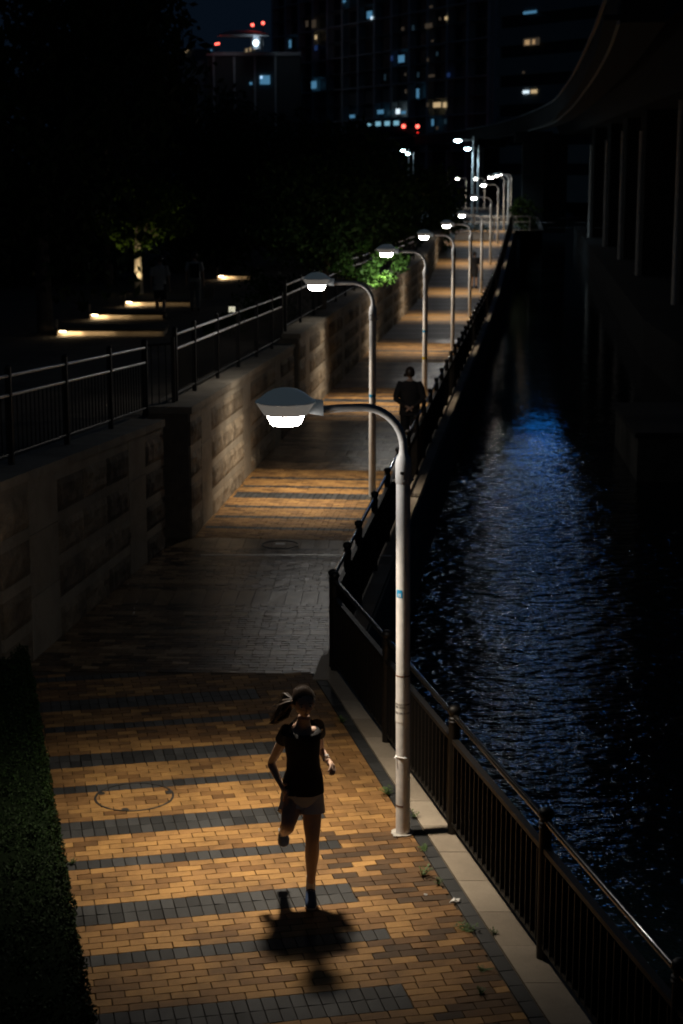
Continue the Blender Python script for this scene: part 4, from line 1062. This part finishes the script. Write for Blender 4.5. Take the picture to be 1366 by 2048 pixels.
    for hp, kn, an in ((hipL, knL, anL), (hipR, knR, anR)):
        long_ = clothes.get('long', True); pts = [(hp + Vector((0, 0, .04*k)), .098), (hp.lerp(kn, .5), .092), (hp.lerp(kn, .92), .080)] + ([(kn.lerp(an, .35), .076), (kn.lerp(an, .75), .068), (an + Vector((0, 0, .01)), .066)] if long_ else [])
        q.rings([(p, Vector((r*k, 0, 0)), Vector((0, r*1.12*k, 0))) for p, r in pts], 16, cap=False)
    cloth(q, 'trousers' if clothes.get('long', True) else 'shorts', clothes['bottom'])
    for an in (anL, anR):
        q = MB(); q.rings([(an + S(0, -.075, -.05), S(.03, 0, 0), S(0, 0, .03)), (an + S(0, -.02, -.035), S(.043, 0, 0), S(0, 0, .055)), (an + S(0, .06, -.05), S(.045, 0, 0), S(0, 0, .04)), (an + S(0, .15, -.062), S(.043, 0, 0), S(0, 0, .028)), (an + S(0, .19, -.066), S(.02, 0, 0), S(0, 0, .014))], 14)
        q.build('shoe', clothes['shoe'], T, True)
    bm = bmesh.new(); bmesh.ops.create_uvsphere(bm, u_segments=22, v_segments=16, radius=1); kill = []
    for v in bm.verts:
        x, y, z = v.co
        if (y > .25 and z < .4) or z < -.6: kill.append(v)
        v.co = hc + S(x*.094, y*.108 - .004, z*.122 + .004)*1.0
    bmesh.ops.delete(bm, geom=kill, context='VERTS'); hm = bpy.data.meshes.new('hair'); bm.to_mesh(hm); bm.free(); hm.materials.append(HAIR)
    for p in hm.polygons: p.use_smooth = True
    hr = link('hair', hm, T)
    if hairstyle == 'bun': blob(hc + S(-.085, -.075, -.035), .034*k).build('ponytail', HAIR, hr, True)
    if extras: extras(T, S, k)
    return T
darkT = mat('dark_shirt', (.016, .016, .018), .85, var=.2); darkP = mat('dark_trousers', (.014, .014, .016), .85, var=.2)
stroller('stout dark silhouette walking away with hands clasped behind the back', (1.26, 31.6, zg(31.6)), 1.66, R(-6), dict(top=darkT, bottom=darkP, shoe=BLACK, width=1.14, sleeve=.95, hem=.80, silhouette_sleeve=True), 'clasp', 'bun')
stroller('distant dark figure standing on the path between the lamp poles', (6.05, 79.2, zg(79.2)), 1.66, R(10), dict(top=mat('dark_dress', (.03, .03, .035), .85), bottom=mat('darkest_cloth', (.02, .02, .022), .85), shoe=BLACK, hem=.62, sleeve=.9, long=False), 'stand')
white = mat('white_shirt', (.62, .60, .56), .85, var=.1)
stroller('person in white T-shirt and dark shorts strolling in the park, seen from behind', (at(320, 560, 48).x, 48, 1.0), 1.74, R(4), dict(top=white, bottom=darkP, shoe=BLACK, long=False, sleeve=.8, hem=.78), 'walk')
def bags(T, S, k):
    q = MB()
    for sg in (-1, 1): q.tube([S(sg*.10, .10, 1.20), S(sg*.11, .02, 1.43), S(sg*.11, -.11, 1.36), S(sg*.11, -.13, 1.0)], [.018*k]*4, 8)
    q.box(S(0, -.19, 1.18), (.27*k, .14*k, .40*k)); q.build('backpack', BLACK, T)
p2 = at(390, 575, 50.5)
stroller('person in white top with black backpack and grey trousers, right of the other stroller', (p2.x, 50.5, 1.0), 1.70, R(2), dict(top=white, bottom=mat('grey_trousers', (.24, .24, .23), .85), shoe=BLACK, sleeve=.75), 'walk', 'short', bags)
T = thing('shopping_bag', 'pale beige shopping bag carried by the stroller with the backpack', 'bag', (p2.x + .40, 50.62, 1.36))
q = MB(); q.hexa([(-.13, -.06, -.02), (.13, -.06, -.02), (.13, .06, -.02), (-.13, .06, -.02)], [(-.16, -.05, .36), (.16, -.05, .36), (.16, .05, .36), (-.16, .05, .36)]); q.build('sack', mat('bag_cloth', (.35, .29, .2), .85), T)
q = MB(); q.tube([(-.08, 0, .34), (-.1, 0, .45), (0, 0, .47), (.08, 0, .45), (.08, 0, .34)], .008, 6); q.build('handle', mat('bag_strap', (.2, .17, .12), .85), T)

# ------------------------------------------------------------------ far end of the path
T = thing('planter', 'long white planter wall with dark shrubs across the path end', 'planter', (8.05, 106.2, zg(106.2)))
q = MB(); q.box((0, 0, .20), (2.35, .5, .42)); q.box((0, 0, .43), (2.42, .58, .05)); q.build('trough', M['white_wall'], T)
q = MB(); r_ = random.Random(9)
for xx in (-.5, .0, .35, .8): leaves(q, (xx, 0, .68), (.33, .2, .3), 150, .1, r_, hollow=0)
q.build('shrubs', M['dark_leaf'], T)
T = thing('road_barrier', 'pale horizontal bar barrier by the road behind the far lamps', 'guard rail', (9.9, 113.3, .88), R(-4))
for xx in (-2.6, -1.3, 0, 1.2, 2.3): q = MB(); q.tube([(xx, 0, 0), (xx, 0, 1.0)], .04, 8); q.build('post', M['pole_white'], T, True)
for zz in (.6, .95): q = MB(); q.tube([(-2.8, 0, zz), (2.4, 0, zz)], .03, 8); q.build('bar', M['pole_white'], T, True)

# ------------------------------------------------------------------ right bank: quay, viaduct, pier footing
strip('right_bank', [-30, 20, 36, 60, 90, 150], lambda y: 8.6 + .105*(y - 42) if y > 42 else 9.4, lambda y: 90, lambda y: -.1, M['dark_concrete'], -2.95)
T = thing('pier_footing', 'low concrete footing in the water at right, one side faintly lit', 'concrete footing', (6.5, 36.6, WATER_Z))
q = MB(); q.hexa([(-.1, .2, -1.2), (3.6, .2, -1.2), (3.8, 5.2, -1.2), (.2, 5.2, -1.2)], [(-.1, .2, 1.0), (3.6, .2, 1.0), (3.8, 5.2, .95), (.2, 5.2, .95)]); q.build('block', mat('wet_concrete', (.06, .058, .05), .9, var=.5, scale=1.2, bump=.4), T)
q = MB(); q.hexa([(-.18, .1, .99), (3.7, .1, .99), (3.9, 5.3, .94), (.12, 5.3, .94)], [(-.18, .1, 1.1), (3.7, .1, 1.1), (3.9, 5.3, 1.05), (.12, 5.3, 1.05)]); q.build('cap_slab', M['dark_concrete'], T)
V_ = thing('expressway_viaduct', 'dark elevated expressway on piers over the right bank', 'viaduct', (12, 70, 0))
def vx(y): return 12.3 + .088*(y - 67)
q = MB()
for a, b in ((28, 60), (60, 95), (95, 135), (135, 175)):
    q.hexa([(vx(a) - 12, a - 70, 7.7), (vx(a) + 16 - 12, a - 70, 7.7), (vx(b) + 16 - 12, b - 70, 7.7), (vx(b) - 12, b - 70, 7.7)], [(vx(a) - 13, a - 70, 9.6), (vx(a) + 17 - 12, a - 70, 9.6), (vx(b) + 17 - 12, b - 70, 9.6), (vx(b) - 13, b - 70, 9.6)])
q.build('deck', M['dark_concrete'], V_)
q = MB()
for a, b in ((28, 95), (95, 175)): q.hexa([(vx(a) - 13.1, a - 70, 9.6), (vx(a) - 12.8, a - 70, 9.6), (vx(b) - 12.8, b - 70, 9.6), (vx(b) - 13.1, b - 70, 9.6)], [(vx(a) - 13.1, a - 70, 10.8), (vx(a) - 12.8, a - 70, 10.8), (vx(b) - 12.8, b - 70, 10.8), (vx(b) - 13.1, b - 70, 10.8)])
q.build('parapet', M['dark_concrete'], V_)
pipeM = mat('grey_pipe', (.75, .73, .68), .6, var=.2)
for (px, yt, yb) in ((1345, 200, 655), (1272, 262, 590), (1237, 262, 552), (1207, 280, 520), (1177, 290, 500), (1078, 308, 470)):
    Yd = {1345: 66.5, 1272: 84, 1237: 98, 1207: 113, 1177: 127, 1078: 160}[px]
    a, b = at(px, yb, Yd), at(px, yt, Yd); ox = a.x - 12
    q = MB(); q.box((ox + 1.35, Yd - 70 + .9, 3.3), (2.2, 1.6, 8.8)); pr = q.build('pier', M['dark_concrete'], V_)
    q = MB(); q.tube([(ox, Yd - 70, max(-1.2, a.z)), (ox, Yd - 70, min(7.6, b.z))], .10, 10); q.build('drain_pipe', pipeM, pr, True)

# ------------------------------------------------------------------ monorail
TRZ = 9.3
trk = [at(a, b, (TRZ - CAM_H)*FPX/(HORIZON - b)) for a, b in ((1290, -80), (1250, 20), (1200, 110), (1150, 180), (1100, 220), (1000, 252), (900, 268), (838, 275), (760, 281), (560, 287))]
def cr(P, i, t):
    p0, p1, p2, p3 = P[max(i-1, 0)], P[i], P[i+1], P[min(i+2, len(P)-1)]
    return .5*((2*p1) + (p2 - p0)*t + (2*p0 - 5*p1 + 4*p2 - p3)*t*t + (3*p1 - p0 - 3*p2 + p3)*t**3)
tp = [cr(trk, i, t/6) for i in range(len(trk)-1) for t in range(6)] + [trk[-1]]
for p in tp: p.z = TRZ
MT = thing('monorail_track', 'curved elevated monorail beam sweeping across the upper right', 'monorail track', (20, 150, 0)); o = Vector((20, 150, 0))
def sweep(off, w_, z0, z1, name, m):
    q = MB()
    for i in range(len(tp)-1):
        rr = []
        for j in (i, i+1):
            d = (tp[min(j+1, len(tp)-1)] - tp[max(j-1, 0)]).normalized(); n_ = Vector((d.y, -d.x, 0)); c = tp[j] - o + n_*off; rr.append((c - n_*w_/2, c + n_*w_/2))
        (a, b), (c, d) = rr
        q.hexa([p + Vector((0, 0, z0)) for p in (a, b, d, c)], [p + Vector((0, 0, z1)) for p in (a, b, d, c)])
    q.build(name, m, MT)
trackM = mat('track_concrete', (.022, .022, .022), .8, var=.2, scale=.5)
sweep(0, .85, -1.4, 0, 'beam', trackM);  sweep(-.50, .10, .02, .12, 'cable_rail', M['white_wall']); sweep(-.46, .05, -1.44, -1.36, 'edge_rail', M['white_wall']); sweep(-.6, .3, -1.35, -1.25, 'walkway', trackM)
for i in (26, 31, 38, 44):
    p = tp[i] - o; d = (tp[i+1] - tp[i]).normalized(); n_ = Vector((d.y, -d.x, 0)); rz = math.atan2(n_.y, n_.x); c = p
    q = MB(); q.box((c.x, c.y, 2.4), (1.8, 1.5, 9.0), rz); q.box((c.x, c.y, 7.4), (3.2, 1.6, .9), rz); q.build('pier', M['dark_concrete'], MT)
pt = at(821, 262, 282); dT = Vector((-.45, .89, 0)); rz = math.atan2(dT.y, dT.x)
TR = thing('monorail_train', 'monorail train leaving with two red tail lights and lit windows', 'train', (pt.x, pt.y, TRZ + .05), math.atan2(-dT.x, dT.y))
trainM = mat('train_paint', (.16, .17, .18), .4, var=.1)
q = MB(); q.rings([((0, 0, 1.45), (1.1, 0, 0), (0, 0, 1.2)), ((0, .7, 1.5), (1.42, 0, 0), (0, 0, 1.5)), ((0, 14, 1.5), (1.42, 0, 0), (0, 0, 1.5))], 14); q.build('body', trainM, TR, True)
q = MB(); q.box((0, .0, 1.75), (1.3, .06, .8)); q.build('rear_window', mat('dark_glass', (.02, .03, .035), .1, var=0), TR)
RED = emit('red_light', (1, .10, .07), 5)
for sg in (-1, 1): blob((sg*1.28, -.02, 1.55), (.34, .2, .30)).build('tail_light', RED, TR, True)
blob((1.3, -.02, .6), (.2, .12, .1)).build('marker_light', emit('dim_red', (1, .03, .02), 1.2), TR, True)
CW = emit('cool_window', (.35, .78, 1), .5)
for k in range(4): q = MB(); q.box((-1.40, 2.2 + 3.1*k, 2.1), (.08, 1.6, .7)); q.build('window', CW, TR)
for k, dxx in enumerate((-5.4, -3.6, -2.6, -.6, .3, 1.4)): pass

# ------------------------------------------------------------------ buildings
glassM = mat('dark_window', (.012, .016, .02), .55, var=.2, scale=.2)
EM = {'warm': emit('warm_window', (1, .72, .38), .5), 'cool': emit('cold_window', (.20, .60, 1), .28), 'dimw': emit('dim_warm_window', (1, .75, .5), .035), 'dimc': emit('dim_cold_window', (.3, .65, .9), .03), 'white': emit('white_window', (.75, .9, 1), 1.1), 'blue': emit('blue_window', (.12, .3, 1), .06)}
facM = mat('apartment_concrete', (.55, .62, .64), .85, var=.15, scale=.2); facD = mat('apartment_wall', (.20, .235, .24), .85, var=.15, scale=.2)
class Facade:
    def __init__(s, T, o, d): s.T, s.o, s.d = T, Vector(o), Vector(d).normalized(); s.n = Vector((-s.d.y, s.d.x, 0)); s.n = -s.n if s.n.dot(s.o) > 0 else s.n; s.rz = math.atan2(s.d.y, s.d.x)
    def box(s, name, l0, l1, z0, z1, out0, out1, m, parent=None):
        c = s.d*((l0 + l1)/2) + s.n*((out0 + out1)/2) + Vector((0, 0, (z0 + z1)/2)); q = MB(); q.box(c, (l1 - l0, abs(out1 - out0), z1 - z0), s.rz); return q.build(name, m, parent or s.T)
    def hit(s, px, py):
        u = (px - 683)/FPX; v = (py - 1024)/FPX; r = Vector((u, _c - v*_s, -_s - v*_c)); C_ = Vector((0, 0, CAM_H))
        t = (s.o - C_).dot(s.n)/r.dot(s.n); p = C_ + r*t - s.o; return p.dot(s.d), p.z + s.o.z - s.o.z + s.o.z*0 + (CAM_H*0), t
    def lit(s, px, py, wpx, hpx, key, out=.12):
        l, z, t = s.hit(px, py); l2, _, _ = s.hit(px + wpx, py); wl_ = abs(l2 - l); h = hpx*t/FPX
        s.box('window', l - wl_/2, l + wl_/2, z - h/2, z + h/2, out, out + .06, EM[key])
A = thing('apartment_tower', 'tall dark apartment block with column grid and few lit windows, top centre', 'building', (25, 290, 0))
F = Facade(A, (25, 290, 0), (-.39, .92, 0))
L_, HT = 99, 66
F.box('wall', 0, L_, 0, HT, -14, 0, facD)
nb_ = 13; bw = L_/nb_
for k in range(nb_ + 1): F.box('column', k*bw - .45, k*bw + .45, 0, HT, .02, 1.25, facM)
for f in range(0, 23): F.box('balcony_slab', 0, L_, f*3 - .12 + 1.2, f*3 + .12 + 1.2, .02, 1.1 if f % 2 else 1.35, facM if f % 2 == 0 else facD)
for f in range(6, 20):
    for k in range(nb_):
        w0 = F.box('window', k*bw + 1.3, (k+1)*bw - 1.3, f*3 + 1.5, f*3 + 3.7, .01, .08, glassM)
for a in [(753, 30, 10, 14, 'cool'), (757, 36, 4, 6, 'white'), (817, 118, 12, 14, 'cool'), (641, 170, 10, 14, 'cool'), (850, 187, 5, 18, 'cool'), (851, 150, 4, 10, 'dimc'), (641, 48, 8, 15, 'dimw'), (627, 48, 5, 12, 'dimw'), (645, 75, 4, 8, 'warm'), (889, 210, 15, 10, 'warm'), (904, 210, 6, 10, 'warm'), (872, 52, 14, 9, 'dimw'), (895, 38, 4, 6, 'dimw'), (907, 37, 4, 6, 'warm'), (877, 14, 6, 4, 'dimw'), (880, 82, 4, 4, 'dimw'), (880, 245, 4, 13, 'cool'), (905, 243, 4, 9, 'dimc'), (593, 88, 4, 15, 'cool'), (889, 108, 4, 8, 'dimc'), (912, 150, 6, 8, 'blue'), (878, 152, 12, 5, 'dimw'), (825, 149, 3, 5, 'dimw'), (826, 183, 3, 8, 'dimw'), (841, 56, 4, 10, 'dimc'), (784, 155, 3, 12, 'dimc'), (820, 58, 5, 6, 'dimw'), (889, 256, 4, 6, 'dimw'), (798, 117, 4, 10, 'blue'), (870, 120, 3, 6, 'dimw'), (645, 96, 6, 10, 'blue'),
          (702, 3, 5, 5, 'cool'), (870, 210, 4, 8, 'dimw'), (698, 302, 5, 4, 'white'), (718, 233, 10, 6, 'cool'), (775, 224, 12, 8, 'cool'), (792, 226, 4, 8, 'dimc'), (801, 224, 5, 10, 'dimc'), (810, 223, 8, 10, 'white'), (821, 225, 9, 6, 'cool')]: F.lit(*a, out=1.4)
# end stair tower facing the camera
E_ = Facade(A, (25, 290, 0), (.92, .39, 0)); E_.o = F.o
E_.box('stair_wall', 0, 5.2, 0, HT, -6, -.02, facM); E_.box('stair_column', -.6, .4, 0, HT, .0, .8, facM); E_.box('stair_column', 4.4, 5.4, 0, HT, .0, .8, facM)
for f in range(2, 22): E_.box('balcony_rail', .5, 4.3, f*3 + 1.0, f*3 + 2.0, .3, .6, facM); E_.box('opening', .5, 4.3, f*3 + 2.05, f*3 + 3.4, .0, .05, glassM)

O_ = thing('office_block', 'dark office block with horizontal window bands at upper right, blue sign higher up', 'building', (22.2, 250, 0))
F = Facade(O_, (22.2, 250, 0), (.51, -.86, 0))
offM = mat('office_cladding', (.30, .34, .35), .8, var=.12, scale=.1)
F.box('wall', 0, 34, 0, 86, -22, 0, offM)
for f in range(0, 20): F.box('window_band', 0.5, 33.5, f*4 + 3.6, f*4 + 5.1, .01, .06, glassM)
for f in range(0, 20): F.box('cladding_band', -.1, 34.1, f*4 + 5.15, f*4 + 7.5, .02, .35, offM)
for a in [(1068, 84, 32, 14, 'dimw'), (1060, 85, 10, 10, 'warm'), (1073, 84, 6, 9, 'warm'), (1065, 25, 26, 5, 'cool'), (1057, 184, 12, 6, 'white'), (1073, 183, 12, 7, 'warm'), (1052, 145, 4, 4, 'dimw')]: F.lit(*a, out=.42)
# lit blue sign on the upper storeys: what the canal mirrors
sgn = F.box('sign_board', 9.0, 19.0, 36, 48, .40, .7, M['iron'])
BS = emit('blue_sign_light', (.02, .28, 1.0), 2.4); WS = emit('lit_office_window', (.75, .9, 1.0), 32.0)
for k in range(4): F.box('blue_tube', 9.4 + k*2.4, 11.3 + k*2.4, 36.6, 47.4, .72, .95, BS, O_)
r_ = random.Random(11)
for k in range(15):
    l0 = r_.uniform(5, 18); z0 = 50 + 4*r_.randrange(8); F.box('lit_window', l0, l0 + r_.uniform(.4, .8), z0 + .2, z0 + 1.0, .42, .5, WS)

B = thing('low_building', 'low building with glowing cyan window and roof terrace under round canopy', 'building', (-13, 345, 0))
F = Facade(B, (-30, 350, 0), (1, 0, 0)); F.o = Vector((-13, 345, 0))
F.box('wall', -13, 5, 0, 25.5, -12, 0, mat('low_wall', (.10, .12, .125), .85)); F.box('roof_slab', -13.2, 5.2, 25.5, 26.2, -12, .6, facM)
F.box('wing', -22, -13.1, 0, 24.6, -8, -.5, mat('blue_grey_wall', (.16, .26, .30), .8)); 
for k in range(4): F.box('pier_strip', -12 + 4*k, -11.6 + 4*k, 0, 25.4, .0, .3, facM)
for a in [(530, 160, 20, 17, 'cool'), (523, 155, 4, 5, 'white'), (502, 167, 5, 5, 'cool'), (423, 101, 3, 3, 'cool')]: F.lit(*a, out=.4)
for k in range(8): F.lit(490 + 3.7*k, 102 - 1.0*k, 2.0, 7, 'warm' if k % 2 else 'dimw', out=.65)
c = at(505, 80, 345) - Vector((-13, 345, 0))
q = MB(); q.tube([c + Vector((.9, -4, -2)), c + Vector((.9, -4, .6))], 1.0, 14); q.build('canopy_column', mat('lit_column', (.6, .65, .7), .7), B, True)
q = MB(); q.lathe([(.01, 1.5), (3.2, 1.3), (4.9, .7), (5.0, .45), (4.6, .4), (.01, .42)], (c.x - 1.5, c.y - 4, c.z), 32); q.build('canopy', mat('canopy_paint', (.4, .42, .45), .7), B, True)
blob((c.x + .9, c.y - 5.2, c.z - .9), .55).build('terrace_light', emit('terrace_glow', (.7, .88, 1), 5), B, True)
ld = bpy.data.lights.new('terrace_lamp', 'POINT'); ld.energy = 55; ld.color = (.75, .88, 1); ld.shadow_soft_size = .3; link('terrace_lamp', ld, B, (c.x + .9, c.y - 6, c.z - .9))
for px, py in ((505, 50), (526, 46), (437, 87), (432, 88)):
    p = at(px, py, 339) - Vector((-13, 345, 0))
    q = MB(); q.tube([(p.x, p.y, min(p.z, 26)), (p.x, p.y, p.z)], .08, 6); ms = q.build('mast', M['iron'], B)
    blob(p, .30 if px > 440 else .22).build('beacon', RED, ms, True)
D = thing('distant_building', 'far low skyline block with small orange lights, upper left', 'building', (-55, 620, 0))
F = Facade(D, (-55, 620, 0), (1, 0, 0)); F.box('wall', -40, 32, 0, 40, -10, 0, facD); F.box('roof_block', -4, 8, 40, 44, -8, -1, facD)
r_ = random.Random(6)
for k in range(16): F.lit(312 + 4.2*k + r_.uniform(-1, 1), 97 + .35*k + r_.uniform(-3, 3), 2.2, 2.2, r_.choice(['warm', 'dimw', 'dimw', 'warm']), out=.1)
